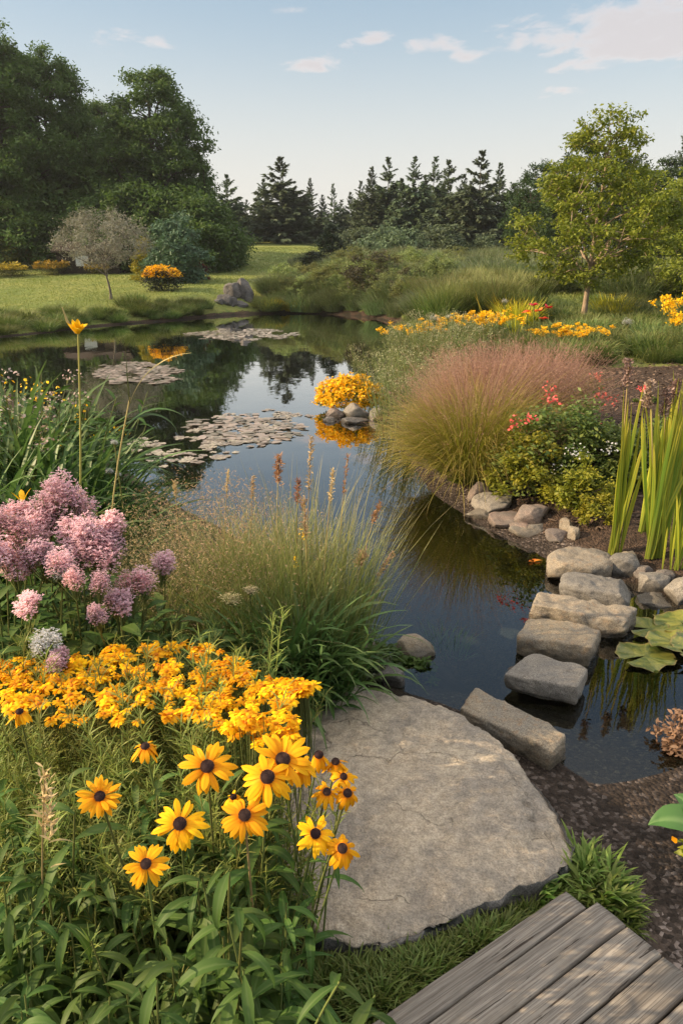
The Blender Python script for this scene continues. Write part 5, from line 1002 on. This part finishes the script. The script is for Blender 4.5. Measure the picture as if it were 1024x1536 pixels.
for a in [(458, 2.9, 467, 655, 0, 'tallest pale seed stalk over the open water', .26, .010, M_SEED), (415, 2.9, 418, 685, 0, 'reddish brown seed stalk, stoutest of the upright ones', .13, .013, M_RSEED), (500, 2.85, 522, 680, 0, 'slim seed stalk leaning towards the open water', .2, .007, M_RSEED), (480, 2.85, 500, 705, 0, 'short straw seed stalk between two taller ones', .16, .008, M_SEED),
          (515, 2.85, 570, 755, 0, 'seed stalk arching far out over the water', .10, .010, M_RSEED), (520, 2.8, 590, 830, 0, 'lowest arching seed stalk with a drooping brown head', .14, .010, M_SEED), (500, 2.8, 546, 830, 0, 'arching stalk with a tufted golden head', .07, .014, M_SEED), (335, 3.0, 343, 705, 0, 'pale seed stalk rising from the feathery grass', .12, .007, M_SEED),
          (375, 3.0, 380, 715, 0, 'straw seed stalk at the middle of the feathery grass', .12, .008, M_SEED), (445, 2.95, 447, 720, 0, 'short reddish stalk beside the tallest one', .12, .009, M_RSEED), (280, 3.0, 262, 722, 0, 'seed stalk leaning left over the feathery grass', .08, .007, M_SEED), (520, 2.9, 575, 880, 0, 'bare arching stalk nearest the flagstone', .12, .006, M_SEED), (465, 2.8, 455, 745, 0, 'golden stalk standing among green blades', .2, .01, M_SEED)]: seedstalk(*a)
cf = Kind('cream_flower', 'flower', [('flower_head', cluster_mesh(M_CREAM, 260))])
for u, v, s, l in [(345, 898, .10, 'flat cream flower head under the feathery grass'), (375, 885, .07, 'smaller cream flower head under the feathery grass')]:
    c = at(u, v, 2.62); o = empty('cream_flower', c, l, 'flower'); h = link('flower_head', cf.parts[0][1], o); h.scale = (s, s, s * .5); link('stem', tubes(MB(), np.array([[[0, .02, -.5], [0, .01, -.2], [0, 0, 0]]]), .003, 4).mesh('stem', M_STEM), o)
for u, v, l in [(443, 838, 'tiny yellow flower spike in the green grass'), (452, 800, 'thin yellow flower spike higher in the green grass')]:
    c = at(u, v, 2.75); o = empty('yellow_spike', c, l, 'flower'); mb = MB(); p = np.stack([rng.normal(size=14) * .005, rng.normal(size=14) * .005, rng.uniform(-.04, .04, 14)], -1); leafquads(mb, p, .010, .6); link('flower_head', mb.mesh('flower_head', M_YEL), o); link('stem', tubes(MB(), np.array([[[0, 0, -.72], [0, 0, -.2], [0, 0, 0]]]), .002, 4).mesh('stem', M_STEM), o)

# straw stalk standing in the daisy bed
c = at(70, 1155, 1.2); f = np.array([c[0] - .07, 1.2, -.11]); o = empty('dry_grass_stalk', f, 'dry straw grass stalk with a bent pale seed head in the daisy bed', 'grass stalk'); e = c - f; t = np.linspace(0, 1, 9)[:, None]; P = e * t + np.array([-.02, 0, 0]) * np.sin(t * 3)
link('stem', tubes(MB(), P[None], np.linspace(.003, .0015, 9)[None], 5).mesh('stem', M_STRAW), o); mb = MB(); q = P[-1] * (1 - rng.random((90, 1)) * .22) + rng.normal(size=(90, 3)) * .005; leafquads(mb, q, .022, .25, seg=2, elr=(.5, 1.3)); link('seed_head', mb.mesh('seed_head', M_SEED), o)
for q, a_, b_, c_, d_ in ((.85, 3.0, .5, .05, .8), (.78, .2, .4, .05, 1.2), (.7, .4, .2, .03, .5)):
    P, sd = arcs([e * q], a_, b_, c_, d_, 6); mb = MB(); ribbons(mb, P, np.interp(np.linspace(0, 1, 6), [0, .4, 1], [.5, 1, .1])[None] * .003, sd); link('blade', mb.mesh('blade', M_STRAW), o)

# ---- right bank: mound, fountain grass, bushes, iris
def mound():
    p = onz(525, 622, WATER); p = np.array([p[0], p[1] + .30, -.10]); r = empty('golden_mound', p, 'round mound of dense golden yellow flowers on stones in the pond', 'flower mound')
    n = 6600; d = norm(rng.normal(size=(n, 3))); d[:, 2] = np.abs(d[:, 2]); lump = np.array([.82 + .20 * fr3(q, 2.2, 4) + .10 * fr3(q, 6, 7) for q in d]); kp = np.array([fr3(q, 5, 2) > -.28 for q in d]); q = d * np.array([.54, .44, .40]) * lump[:, None]; q[:, 2] += .03
    f = MB(); leafquads(f, q[kp] * rng.uniform(.92, 1.05, (int(kp.sum()), 1)), .030, .8, seg=2, elr=(-.2, 1.2)); g = MB(); q2 = q[:2600] * rng.uniform(.55, .97, (2600, 1)); leafquads(g, q2, .05, .35)
    m2 = d[:500] * np.array([.40, .36, .3]); m2[:, 2] = rng.uniform(.0, .12, 500); leafquads(g, m2, .05, .35)
    link('blossom', f.mesh('blossom', leafmat('mound_petals', (.82, .47, .010), (.88, .58, .015), trans=.25, objvar=.0)), r); link('foliage', g.mesh('foliage', M_BUSHY), r)
mound()
def fountain(n, h, spread, wid, curl, m, plume=0, pm=None, pr=(.55, 1.0), az=None, lean=.75):
    b = tussock(n, spread, h, wid, lean, curl, 8, hv=.45); parts = [('blades', b.mesh('blades', m))]
    if plume:
        N_ = plume; a = rng.uniform(0, 6.283, N_) if az is None else rng.normal(az[0], az[1], N_); r = spread * np.sqrt(rng.random(N_)); P, sd = arcs(np.stack([r * np.cos(a), r * np.sin(a), np.zeros(N_)], -1), a, np.pi / 2 - np.abs(rng.normal(size=N_)) * .38 - .05, h * rng.uniform(*pr, N_) * 1.2, rng.uniform(.15, .75, N_), 9, 1.7)
        q = MB(); ribbons(q, P, np.interp(np.linspace(0, 1, 9), [0, .5, 1], [1, .8, .4])[None] * .0012, sd, roll=rng.uniform(-1.5, 1.5, N_))
        M_ = plume * 16; k = rng.integers(0, N_, M_); f = (1 - .5 * rng.random(M_) ** 1.3) * 7.999; i = f.astype(int); p = P[k, i] * (1 - (f - i))[:, None] + P[k, i + 1] * (f - i)[:, None] + rng.normal(size=(M_, 3)) * .022; leafquads(q, p, .017, .20, seg=1, elr=(-.6, 1.4)); parts.append(('plume', q.mesh('plume', pm)))
    return parts
def bank():
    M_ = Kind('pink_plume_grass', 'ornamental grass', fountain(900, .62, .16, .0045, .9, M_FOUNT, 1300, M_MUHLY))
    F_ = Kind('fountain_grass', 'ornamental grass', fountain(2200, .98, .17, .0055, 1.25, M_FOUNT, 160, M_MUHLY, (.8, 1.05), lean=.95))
    gA = 'pink plume grasses on the right bank'
    for u, y, s, l in [(760, 6.9, 1.28, 'billowing pink plume grass clump behind the fountain grass'), (815, 7.2, 1.2, 'pink plume grass clump reaching over the dark mulch'), (715, 6.9, 1.2, 'pink plume grass clump near the water behind the fountain grass'), (690, 6.6, .98, 'reddish plume grass clump at the water side'), (800, 6.7, 1.05, 'pink plume grass clump above the rose bush')]:
        M_.put(ground_at(u, y), l, gA, None, s)
    for u, y, s, l in [(702, 5.85, .92, 'large golden green fountain grass hanging over the water'), (722, 6.1, .95, 'golden fountain grass clump nearest the rose bush'), (683, 6.15, .86, 'smaller golden fountain grass clump at the water side')]:
        F_.put(ground_at(u, y), l, 'golden fountain grasses at the water edge', None, s)
    # pale seed grass behind the mound
    PS = spray_kind('pale_seed_grass', .62, leafmat('pale_seeds', (.27, .27, .15), (.40, .37, .23)), 380, .013, leafmat('pale_green', (.13, .18, .06), (.23, .26, .10)), .12, .008, 26, .22)
    for u, y in [(605, 9.2), (630, 9.6), (660, 9.4), (620, 10.4), (650, 10.8), (590, 10.0), (680, 10.2), (605, 11.4), (640, 11.8), (700, 11.0), (590, 8.7), (615, 8.3), (640, 8.6), (575, 9.4), (675, 11.6), (720, 9.6), (600, 7.8), (625, 7.5), (560, 10.6)]:
        q = ground_at(u, y)
        if pond_dist(q[0], q[1])[0] > -.25: q[2] = max(q[2], WATER); PS.put(q, 'pale seeded green plant between the mound and the plume grass', 'pale seeded plants behind the mound', None, rng.uniform(.95, 1.25))
    # golden flowers and lilies behind
    GR = [spray_kind('goldenrod', .62, M_YEL, 800, .03, leafmat('goldenrod_green', (.08, .12, .03), (.15, .18, .045)), .09, .016, 22, .34) for _ in range(2)]
    for u, v, y, l in [(606, 488, 13.5, 'golden flowered clump nearest the pond on the right bank'), (632, 490, 13.2, 'golden flowered clump beside the one nearest the pond'), (690, 474, 13.0, 'golden flowered clump left of the red lilies'), (722, 470, 12.6, 'golden flowered clump with the fullest heads beside the red lilies'), (752, 468, 12.6, 'golden flowered clump close against the red lilies'), (665, 480, 13.4, 'thin golden flowered clump in the middle of its row'),
                       (850, 488, 12.0, 'golden flowered clump before the young tree trunk'), (872, 490, 11.8, 'smaller golden flowered clump before the young tree trunk'), (830, 494, 12.2, 'low golden flowered clump between the red lilies and the tree'), (1018, 445, 11.5, 'tall golden flowered clump at the right picture edge'), (1035, 465, 11.2, 'golden flowered clump cut by the picture edge')]:
        p = ground_at(u, y); top = at(u, v, y)[2]; GR[rng.integers(0, 2)].put(p, l, 'golden flowered clumps on the right bank', None, (1.05, 1.05, max(.5, (top - p[2]) / .60)))
    RL = []
    for u, v, y, l in [(800, 458, 12.6, 'crimson lily, highest of the red lilies'), (822, 462, 12.6, 'red lily on the side of the young tree'), (790, 468, 12.5, 'pinkish red lily nearest the golden clumps'), (815, 478, 12.4, 'orange red lily below the others'), (808, 466, 12.7, 'red lily in the middle of its bunch')]:
        f = ground_at(u, y); c = at(u, v, y); e = c - f; r = empty('red_lily', f, l, 'lily', 'red lilies on the right bank'); t = np.linspace(0, 1, 6)[:, None]; link('stem', tubes(MB(), (e * t)[None], .008, 4).mesh('stem', M_STEM), r); mb = MB()
        petals(mb, 9, .008, .10, .06, .6, 1.0, 5)
        link('flower_head', mb.mesh('flower_head', M_RED), r, e); fo = MB(); leafy(fo, (e * t)[None], None, 8, .25, .03, el=1.0, curl=.9, lo=.0, hi=.6); link('foliage', fo.mesh('foliage', M_REED), r)
    for u, v, s, l in [(652, 478, .2, 'white flower cluster among the golden clumps'), (672, 476, .12, 'small white flower cluster left of the golden clumps'), (757, 452, .12, 'small white flower behind the golden clump'), (941, 484, .2, 'pale peach flower head on the grass by the young tree')]:
        c = at(u, v, 12.8); o = empty('white_flower', c, l, 'flower'); h = link('flower_head', WK[0], o); h.scale = (s,) * 3; link('stem', tubes(MB(), np.array([[[0, 0, -.6], [0, 0, -.3], [0, 0, 0.]]]), .006, 4).mesh('stem', M_STEM), o)
    tallr = Kind('tall_reed', 'reed', [('blades', tussock(6, .05, .85, .03, .3, .5, 7).mesh('tall_reed', M_YSEDGE))])
    tallr.put(ground_at(728, 13.2), 'yellow green tall reed sticking out above the golden clumps', None); tallr.put(ground_at(772, 13.0), 'yellow green tall reed between golden clumps and red lilies', None)
    # bushes
    def bush(w, d, h, n, ls, green, blossoms, nb=40, asp=.5, lumps=60):
        C = []
        while len(C) < lumps:
            q = rng.uniform(-1, 1, 3); q[2] = abs(q[2])
            if .25 < (q ** 2).sum() < 1: C.append(q * np.array([w / 2, d / 2, h * .92]))
        C = np.array(C); tb = MB(); tl = np.stack([np.zeros(6), np.zeros(6), np.linspace(0, h * .5, 6)], -1); tubes(tb, tl[None], .012, 5); limbs(tb, tl, C, .010, (.1, .6), 4, 6)
        g = MB(); q, k = blob_points(n, C, np.full(len(C), w * .058), .8); q[:, 2] = np.maximum(q[:, 2], .01); leafquads(g, q, ls, asp, seg=2, rnd=np.clip(rng.random(n) * .5 + (k % 5) / 8, 0, 1)); parts = [('stem', tb.mesh('stem', M_BARK2)), ('foliage', g.mesh('foliage', green))]
        for m, cs, nn, fs in blossoms:
            f = MB(); q, _ = blob_points(nn, np.array(cs), nb, .7); leafquads(f, q, fs, .8, elr=(0, 1.3)); parts.append(('blossom', f.mesh('blossom', m)))
        return parts
    Kind('rose_bush', 'rose bush', bush(.95, .8, .66, 7000, .034, M_BUSH, [(M_ROSE, [(-.18, -.22, .64), (-.15, -.2, .70), (-.12, -.2, .62), (-.36, -.25, .50), (-.28, -.28, .52), (-.38, -.25, .46)], 110, .020), (leafmat('dusky_rose', (.30, .06, .06), (.45, .11, .07)), [(.2, -.2, .66), (.3, -.1, .62), (.24, -.2, .60)], 60, .018)], .028)).put(ground_at(832, 5.5), 'leafy rose bush with a few deep pink flowers on top', None, 0.0, 1.08)
    Kind('yellow_green_bush', 'bush', bush(.52, .45, .50, 4200, .030, M_BUSHY, [], lumps=36)).put(ground_at(792, 5.25), 'yellow green leafy bush in front of the rose bush above the rocks', None, 0.0, 1.1)
    Kind('dark_bush', 'bush', bush(.7, .6, .55, 5200, .034, M_BUSH, [])).put(ground_at(895, 5.5), 'dull green leafy bush between the rose bush and the iris', None, 0.0, 1.1)
    Kind('white_flowered_bush', 'bush', bush(.50, .42, .36, 4200, .028, M_BUSHY, [(M_WHITEF, [(-.12, -.1, .38), (-.06, -.08, .40), (.14, -.05, .40), (.20, 0, .42), (-.2, -.12, .30)], 90, .014)], .03, lumps=36)).put(ground_at(866, 5.02), 'low yellow green bush with white flowers behind the boulder', None, 0.0, 1.05)
    Kind('yellow_green_bush', 'bush', bush(.30, .26, .20, 1800, .026, M_BUSHY, [], lumps=20)).put(ground_at(893, 4.72), 'small yellow green bush beside the iris foot', None, 0.0, 1.0)
    Kind('dark_bush', 'bush', bush(.8, .6, .45, 5200, .034, M_BUSH, [])).put(ground_at(985, 5.6), 'dull green bush behind the large iris clump', None, 0.0, 1.1)
    for u, y, l in [(968, 8.3, 'tiny red flowered plant on the dark mulch'), (905, 6.5, 'red flowered plant at the edge of the mulch'), (890, 9.0, 'small red flowered plant below the grass edge')]:
        Kind('red_flowered_plant', 'flowering plant', bush(.22, .22, .16, 500, .03, M_BUSH, [(M_ROSE, [(0, 0, .16), (.05, 0, .15)], 40, .03)], .03, lumps=8)).put(ground_at(u, y), l, 'small red flowered plants on the mulch')
    # iris
    def iris(n, h, spread, w=.030, lean=.16):
        n = int(n * 1.6)
        fan = rng.integers(0, 4, n); base = rng.normal(size=(4, 3)) * np.array([spread, spread * .5, 0]); root = base[fan] + rng.normal(size=(n, 3)) * np.array([.02, .012, 0]); az = np.where(rng.random(n) < .5, 0, np.pi) + rng.normal(size=n) * .35
        P, sd = arcs(root, az, np.pi / 2 - np.abs(rng.normal(size=n)) * lean, h * rng.uniform(.55, 1.05, n), rng.normal(size=n) * .10, 10, 1.5); sd = np.stack([np.cos(rng.normal(size=n) * .5), np.sin(rng.normal(size=n) * .5) , np.zeros(n)], -1); mb = MB()
        ribbons(mb, P, np.interp(np.linspace(0, 1, 10), [0, .2, .65, .9, 1], [.55, .9, 1, .5, .03])[None] * w / 2 * rng.uniform(.7, 1.15, (n, 1)), sd, fold=.25); return mb.mesh('blades', M_IRIS)
    def irisclump(u, y, top_v, n, spread, label, sc=1.0, lean=.16, heads=()):
        p = ground_at(u, y); h = at(u, top_v, y)[2] - p[2]; r = empty('iris_clump', p, label, 'iris', 'iris clumps by the stepping stones'); link('blades', iris(n, h, spread, .020 * sc, lean), r)
        for uu, vv in heads:
            c = at(uu, vv, y) - p; t = np.linspace(0, 1, 6)[:, None]; q = link('seed_head', leafquads(MB(), np.array([c * 1.0]) * np.array([1, 1, 1]) + np.column_stack([rng.normal(size=260) * .011, rng.normal(size=260) * .011, -rng.random(260) * .15]), .022, .5, seg=1, elr=(.3, 1.4)).mesh('seed_head', leafmat('cat_tail', (.24, .16, .13), (.38, .27, .22), trans=.2)), r)
            link('stalk', tubes(MB(), (c * t)[None], .004, 4).mesh('stalk', M_STRAW), r)
    irisclump(921, 4.25, 585, 13, .016, 'narrow iris clump with a brown seed head at the end of the stepping stones', 1.15, .07, [(943, 540)])
    irisclump(982, 4.15, 575, 30, .045, 'largest iris clump of tall yellow edged leaves', 1.2, .09, [(975, 572), (1000, 585)])
    irisclump(1022, 4.2, 565, 22, .04, 'iris clump cut by the right picture edge', 1.1, .10, [(1014, 570)])
    irisclump(1012, 4.0, 740, 9, .012, 'short young iris clump in front of the largest one', .8, .12)
    irisclump(965, 4.5, 600, 12, .05, 'iris clump standing behind the largest one', 1.0, .1)
    # fallen leaf afloat
    mb = MB(); P, sd = arcs([[0, 0, .004], [.02, .01, .006], [-.01, 0, .004]], [.3, 2.0, 3.6], [.25, .1, .3], [.09, .06, .05], [.5, .4, .2], 7); ribbons(mb, P, np.interp(np.linspace(0, 1, 7), [0, .4, 1], [.2, 1, .05])[None] * .022, sd, fold=.4)
    o = link('fallen_leaf', mb.mesh('fallen_leaf', leafmat('orange_leaf', (.62, .20, .02), (.75, .36, .03)))); thing(o, 'orange fallen leaf floating beside the last boulder', 'leaf'); o.location = onz(800, 843, WATER); o.scale = (.7,) * 3
    # lily pads
    def pad(rad, notch=.22, n=72, wav=.03, seed=0):
        th = np.linspace(notch, 2 * np.pi - notch, n); rr = np.r_[0.02, .3, .6, .85, 1.0]; V = []; C = []
        for r in rr:
            w = 1 + .07 * np.sin(th * 3 + seed) + .05 * np.sin(th * 7 + seed * 2) + .02 * np.sin(th * 17 + seed); z = wav * rad * (np.sin(th * 4 + seed) * r ** 2 + .5 * np.sin(th * 9 + seed) * r ** 3) + .02 * rad * r ** 4; V.append(np.stack([rad * r * w * np.cos(th), rad * r * w * np.sin(th), z], -1)); C.append(np.stack([.5 + .5 * np.sin(th * 5 + r * 3 + seed), np.full(n, r), np.abs(np.sin(th * 8)) , np.ones(n)], -1))
        i = np.arange(len(rr) * n).reshape(len(rr), n); return MB().add(np.concatenate(V), np.stack([i[:-1, :-1], i[1:, :-1], i[1:, 1:], i[:-1, 1:]], -1).reshape(-1, 4), np.concatenate(C))
    M_LPAD, t, out = mat('lily_pad_leaf'); L = t.links.new; tc = N(t, 'ShaderNodeTexCoord'); a1 = N(t, 'ShaderNodeAttribute', attribute_name='Col'); sp = N(t, 'ShaderNodeSeparateColor'); L(a1.outputs['Color'], sp.inputs[0])
    n1 = noise(t, 14, 5, .65, tc.outputs['Object'], .6); n2 = noise(t, 60, 3, .6, tc.outputs['Object']); c = mixc(t, maprange(t, n1, .36, .62), (.055, .085, .018), (.17, .175, .035)); c = mixc(t, maprange(t, n2, .58, .7, 0, .7), c, (.26, .23, .06)); c = mixc(t, maprange(t, sp.outputs[2], 0, .22, .55, 0), c, (.20, .21, .07)); c = mixc(t, maprange(t, sp.outputs[1], .9, 1.0, 0, .6), c, (.22, .15, .05))
    b = N(t, 'ShaderNodeBsdfPrincipled'); L(c, b.inputs['Base Color']); b.inputs['Roughness'].default_value = .42; bump(t, b, math2(t, 'ADD', n1, math2(t, 'MULTIPLY', sp.outputs[2], .25)), .5, .01); L(b.outputs[0], out.inputs[0])
    for k, (u, v, r, l) in enumerate([(966, 986, .135, 'large round lily pad nearest the stepping stones'), (972, 947, .115, 'lily pad behind the nearest one'), (1020, 940, .14, 'lily pad against the right picture edge'), (1008, 972, .13, 'lily pad overlapping its neighbours at the right'), (1045, 985, .13, 'lily pad mostly outside the picture')]):
        o = link('lily_pad', pad(r, wav=.075, seed=k * 1.7).mesh('lily_pad', M_LPAD)); thing(o, l, 'lily pad', 'large lily pads by the stepping stones'); q = onz(u, v, WATER); o.location = (q[0], q[1], WATER + .008 + .009 * k); o.rotation_euler = (rng.normal() * .04, rng.normal() * .04, rng.uniform(0, 6.28))
    small = [pad(.042, .3, 14, .05, k).mesh('floating_pad', M_FLOAT) for k in range(4)]
    polyA = [(290, 640), (330, 622), (400, 614), (470, 624), (462, 636), (420, 640), (400, 660), (330, 690), (300, 680), (262, 660)]; n = 0
    def inpoly(u, v, pl):
        c = False
        for i in range(len(pl)):
            (x1_, y1_), (x2_, y2_) = pl[i - 1], pl[i]
            if (y1_ > v) != (y2_ > v) and u < (x2_ - x1_) * (v - y1_) / (y2_ - y1_) + x1_: c = not c
        return c
    while n < 290:
        u, v = (rng.uniform(255, 475), rng.uniform(612, 692)) if n < 245 else ((rng.normal(270, 26), rng.normal(686, 7)) if n < 272 else (rng.normal(225, 14), rng.normal(668, 6)))
        if n < 245 and (not inpoly(u, v, polyA) or mnoise.noise(Vector((u / 30, v / 11, .5))) < (-.12 if u > 330 else .05)): continue
        q = onz(u, v, WATER); o = link('floating_pad', small[n % 4]); thing(o, 'small pale floating pad of the near raft on the pond', 'floating pad', 'small pale pads of the near raft'); o.location = (q[0], q[1], WATER + .004 + .003 * rng.random()); o.rotation_euler = (rng.normal() * .03, rng.normal() * .03, rng.uniform(0, 6.28)); o.scale = (rng.uniform(.6, 1.35) * (1.25 if u < 330 else 1.0),) * 3; n += 1
    for nm, cu, cv, ru, rv, cnt, l in [('pad_raft', 362, 502, 86, 9, 1300, ''), ('pad_raft', 205, 560, 74, 17, 1250, ''), ('pad_raft', 370, 645, 90, 24, 300, '')]:
        mb = MB(); k = 0; V = []
        while k < cnt:
            a = rng.uniform(0, 6.28); f = math.sqrt(rng.random()); u, v = cu + ru * f * math.cos(a), cv + rv * f * math.sin(a)
            if mnoise.noise(Vector((u / 26, v / 7, cu))) < -.22 + .3 * (f > .8): continue
            q = onz(u, v, WATER); V.append((q[0], q[1], WATER + .004 + .004 * rng.random())); k += 1
        V = np.array(V); P, sd = arcs(V, rng.uniform(0, 6.28, cnt), rng.uniform(-.02, .22, cnt), rng.uniform(.05, .16, cnt), .2, 3); ribbons(mb, P, np.array([.5, 1, .4])[None] * rng.uniform(.02, .06, (cnt, 1)), sd); struct(link(nm, mb.mesh(nm, M_FLOAT)), 'stuff')
    # hosta and the reddish creeper on the beach
    hp = onz(1066, 1290, -.08); r = empty('hosta', hp, 'broad green ribbed hosta leaves at the right edge of the beach', 'hosta')
    for az, el, L, w, cu in [(2.9, 1.25, .24, .11, 2.1), (2.2, 1.35, .20, .10, 1.5), (1.2, 1.1, .2, .10, 1.4)]:
        mb = MB(); P, sd = arcs([[0, 0, .03]], az, el, L, cu, 14, 1.2); ribbons(mb, P, np.interp(np.linspace(0, 1, 14), [0, .15, .45, .75, 1], [.12, .5, 1, .75, .02])[None] * w / 2, sd, fold=.35, roll=[-.25]); link('leaf', mb.mesh('leaf', leafmat('hosta_leaf', (.05, .105, .025), (.065, .13, .032), rib=(.13, .20, .07), trans=.25, rough=.4, spec=.4)), r)
    lw_ = Kind('low_leafy_plant', 'plant', bush(.26, .2, .08, 700, .035, M_BUSHY, [(M_ORG, [(-.08, 0, .05), (.03, -.05, .06)], 30, .02)], .03, lumps=14)); lw_.put(hp + np.array([.04, .02, 0]), 'low yellowish leaves under the hosta', None)
    hp = onz(1036, 1118, WATER); Kind('reddish_creeper', 'plant', bush(.30, .2, .14, 1500, .022, leafmat('reddish_leaves', (.13, .07, .05), (.26, .14, .10)), [], lumps=22)).put(hp, 'reddish fine leaved plant at the water edge by the right picture side', None)
    # little plants by the flagstone
    gp = Kind('small_leafy_plant', 'leafy plant', bush(.2, .16, .12, 420, .032, M_LEAF, [], lumps=14)); 
    for u, v, s, l in [(625, 1018, .9, 'small leafy sprig between the flagstone rim and the water'), (608, 1010, .7, 'small leafy sprig beside the smooth grey rock'), (572, 1000, 1.0, 'small leafy sprig at the foot of the upright grass')]:
        q = hit(u, v); gp.put(q, l, None, None, s)
    tm = Kind('fine_leaved_mat', 'plant', bush(.3, .2, .10, 1500, .018, leafmat('grey_green', (.07, .10, .05), (.13, .155, .08)), [], lumps=20))
    for u, v, l in [(500, 1008, 'grey green fine leaved plant at the rim of the flagstone'), (455, 1015, 'grey green fine leaved plant near the daisies'), (545, 1012, 'grey green fine leaved plant by the smooth grey rock'), (598, 985, 'grey green fine leaved plant at the pond edge')]: tm.put(hit(u, v), l, None, None, 1.0)
    ww = Kind('water_weed', 'water plant', [('foliage', tussock(60, .05, .12, .004, .9, .5, 4).mesh('water_weed', M_LEAF)), ])
    for u, v, l in [(680, 985, 'fine green water weed just under the pond surface'), (660, 975, 'second tuft of water weed near the mossy rock')]: ww.put(onz(u, v, WATER - .1), l, None, None, 1.3)
    # turf by the deck: tufts one can tell apart, and the short grass between them
    TF = [Kind('turf_tuft', 'grass tuft', [('blades', tussock(60, .04, .072, .0058, .95, 1.1, 6, hv=.4).mesh('turf_tuft', M_TURF))]) for _ in range(4)]
    rim = [(870, 1285), (845, 1302), (812, 1320), (775, 1338), (735, 1358), (700, 1378), (655, 1402), (600, 1425), (555, 1440), (510, 1452), (470, 1460), (880, 1300), (905, 1318), (925, 1340), (900, 1340), (880, 1320), (850, 1325), (815, 1340), (850, 1345), (780, 1356), (740, 1378), (700, 1400), (660, 1425), (620, 1448), (575, 1470), (640, 1470), (600, 1490), (550, 1500), (500, 1480), (450, 1490), (520, 1520), (470, 1520), (430, 1530), (570, 1525), (540, 1470), (430, 1470), (690, 1425), (720, 1398), (765, 1372), (800, 1352), (610, 1465), (580, 1500), (490, 1505), (930, 1365), (890, 1310), (865, 1312), (832, 1318)]
    rimline = lambda u: np.interp(u, [440, 490, 560, 700, 800, 862, 900, 940], [1450, 1450, 1446, 1406, 1351, 1298, 1262, 1240])
    for u, v in rim:
        for _ in range(3):
            u2, v2 = u + rng.uniform(-16, 16), v + rng.uniform(-6, 14) + 8; v2 = max(v2, rimline(u2) + (30 if u2 < 760 else 12) + rng.uniform(0, 18)); q = onz(u2, v2, -.1); q[2] = max(hz(q[0], q[1]), -.12); TF[rng.integers(0, 4)].put(q, 'short bright green grass tuft between the flagstone and the deck', 'grass tufts between flagstone and deck', None, rng.uniform(.75, 1.3))
    BT = Kind('broad_grass_tuft', 'grass tuft', [('blades', tussock(34, .035, .11, .012, .9, 1.0, 7, hv=.4).mesh('broad_grass_tuft', leafmat('bright_blades', (.08, .155, .024), (.17, .25, .05), tip=(.22, .28, .07), trans=.35)))])
    for u, v in [(868, 1290), (884, 1302), (900, 1318), (915, 1338), (880, 1325), (860, 1312), (895, 1345), (845, 1322), (925, 1358), (905, 1360), (872, 1340), (825, 1330), (800, 1345), (640, 1420), (700, 1400)]:
        q = onz(u, v + 6, -.1); BT.put(q, 'broad bladed bright grass tuft by the deck and flagstone', 'broad bladed grass tufts by the deck', None, rng.uniform(.8, 1.2))
    n = 9000; u = rng.uniform(380, 940, n); v = rng.uniform(1290, 1560, n); kk = v > rimline(u) + np.where(u < 760, 20, 6); u, v = u[kk], v[kk]; q = np.array([onz(a, b, -.09) for a, b in zip(u, v)]); x, y = q[:, 0], q[:, 1]
    dk = x * -.566 + y * .824; k = (dk > .93) & (dk < 1.30 - .1 * (x > .5)) & (x * .824 + y * .566 < 1.48) | ((x < .12) & (dk > .9)); x, y = x[k], y[k]; n = len(x); z = height(x, y)
    P, sd = arcs(np.stack([x, y, z], -1), rng.uniform(0, 6.28, n), rng.uniform(.3, 1.4, n), rng.uniform(.02, .055, n), .9, 4); mb = MB(); ribbons(mb, P, np.array([.7, 1, .8, .08])[None] * .0024, sd, roll=rng.uniform(-.5, .5, n)); struct(link('short_grass', mb.mesh('short_grass', M_TURF)), 'stuff')
    # bark mulch on the bed: chips nobody could count
    n = 9000; y = rng.uniform(4.6, 11, n); x = rng.uniform(.6, 7.5, n); k = pond_dist(x, y) > .12; x, y = x[k], y[k]; n = len(x); z = height(x, y); mb = MB()
    P, sd = arcs(np.stack([x, y, z + .006], -1), rng.uniform(0, 6.28, n), rng.uniform(-.1, .6, n), rng.uniform(.02, .07, n), .3, 3); ribbons(mb, P, np.array([.5, 1, .5])[None] * rng.uniform(.005, .014, (n, 1)), sd, roll=rng.uniform(-.8, .8, n)); struct(link('bark_mulch', mb.mesh('bark_mulch', leafmat('mulch_chips', (.045, .030, .022), (.15, .10, .075), trans=0, rough=.9))), 'stuff')
bank()

# ------------------------------------------------------------------ the evening air
def haze():
    m, t, out = mat('haze'); v = N(t, 'ShaderNodeVolumePrincipled'); v.inputs['Color'].default_value = (.90, .94, .97, 1); v.inputs['Density'].default_value = HAZE; v.inputs['Anisotropy'].default_value = .35; t.links.new(v.outputs[0], out.inputs['Volume'])
    P, F = cube_quads(1); o = link('haze', MB().add(P * np.array([430, 280, 16]) + np.array([0, 248, 13.0]), F).mesh('haze', m, False)); struct(o, 'stuff')
HAZE = .00045
haze()
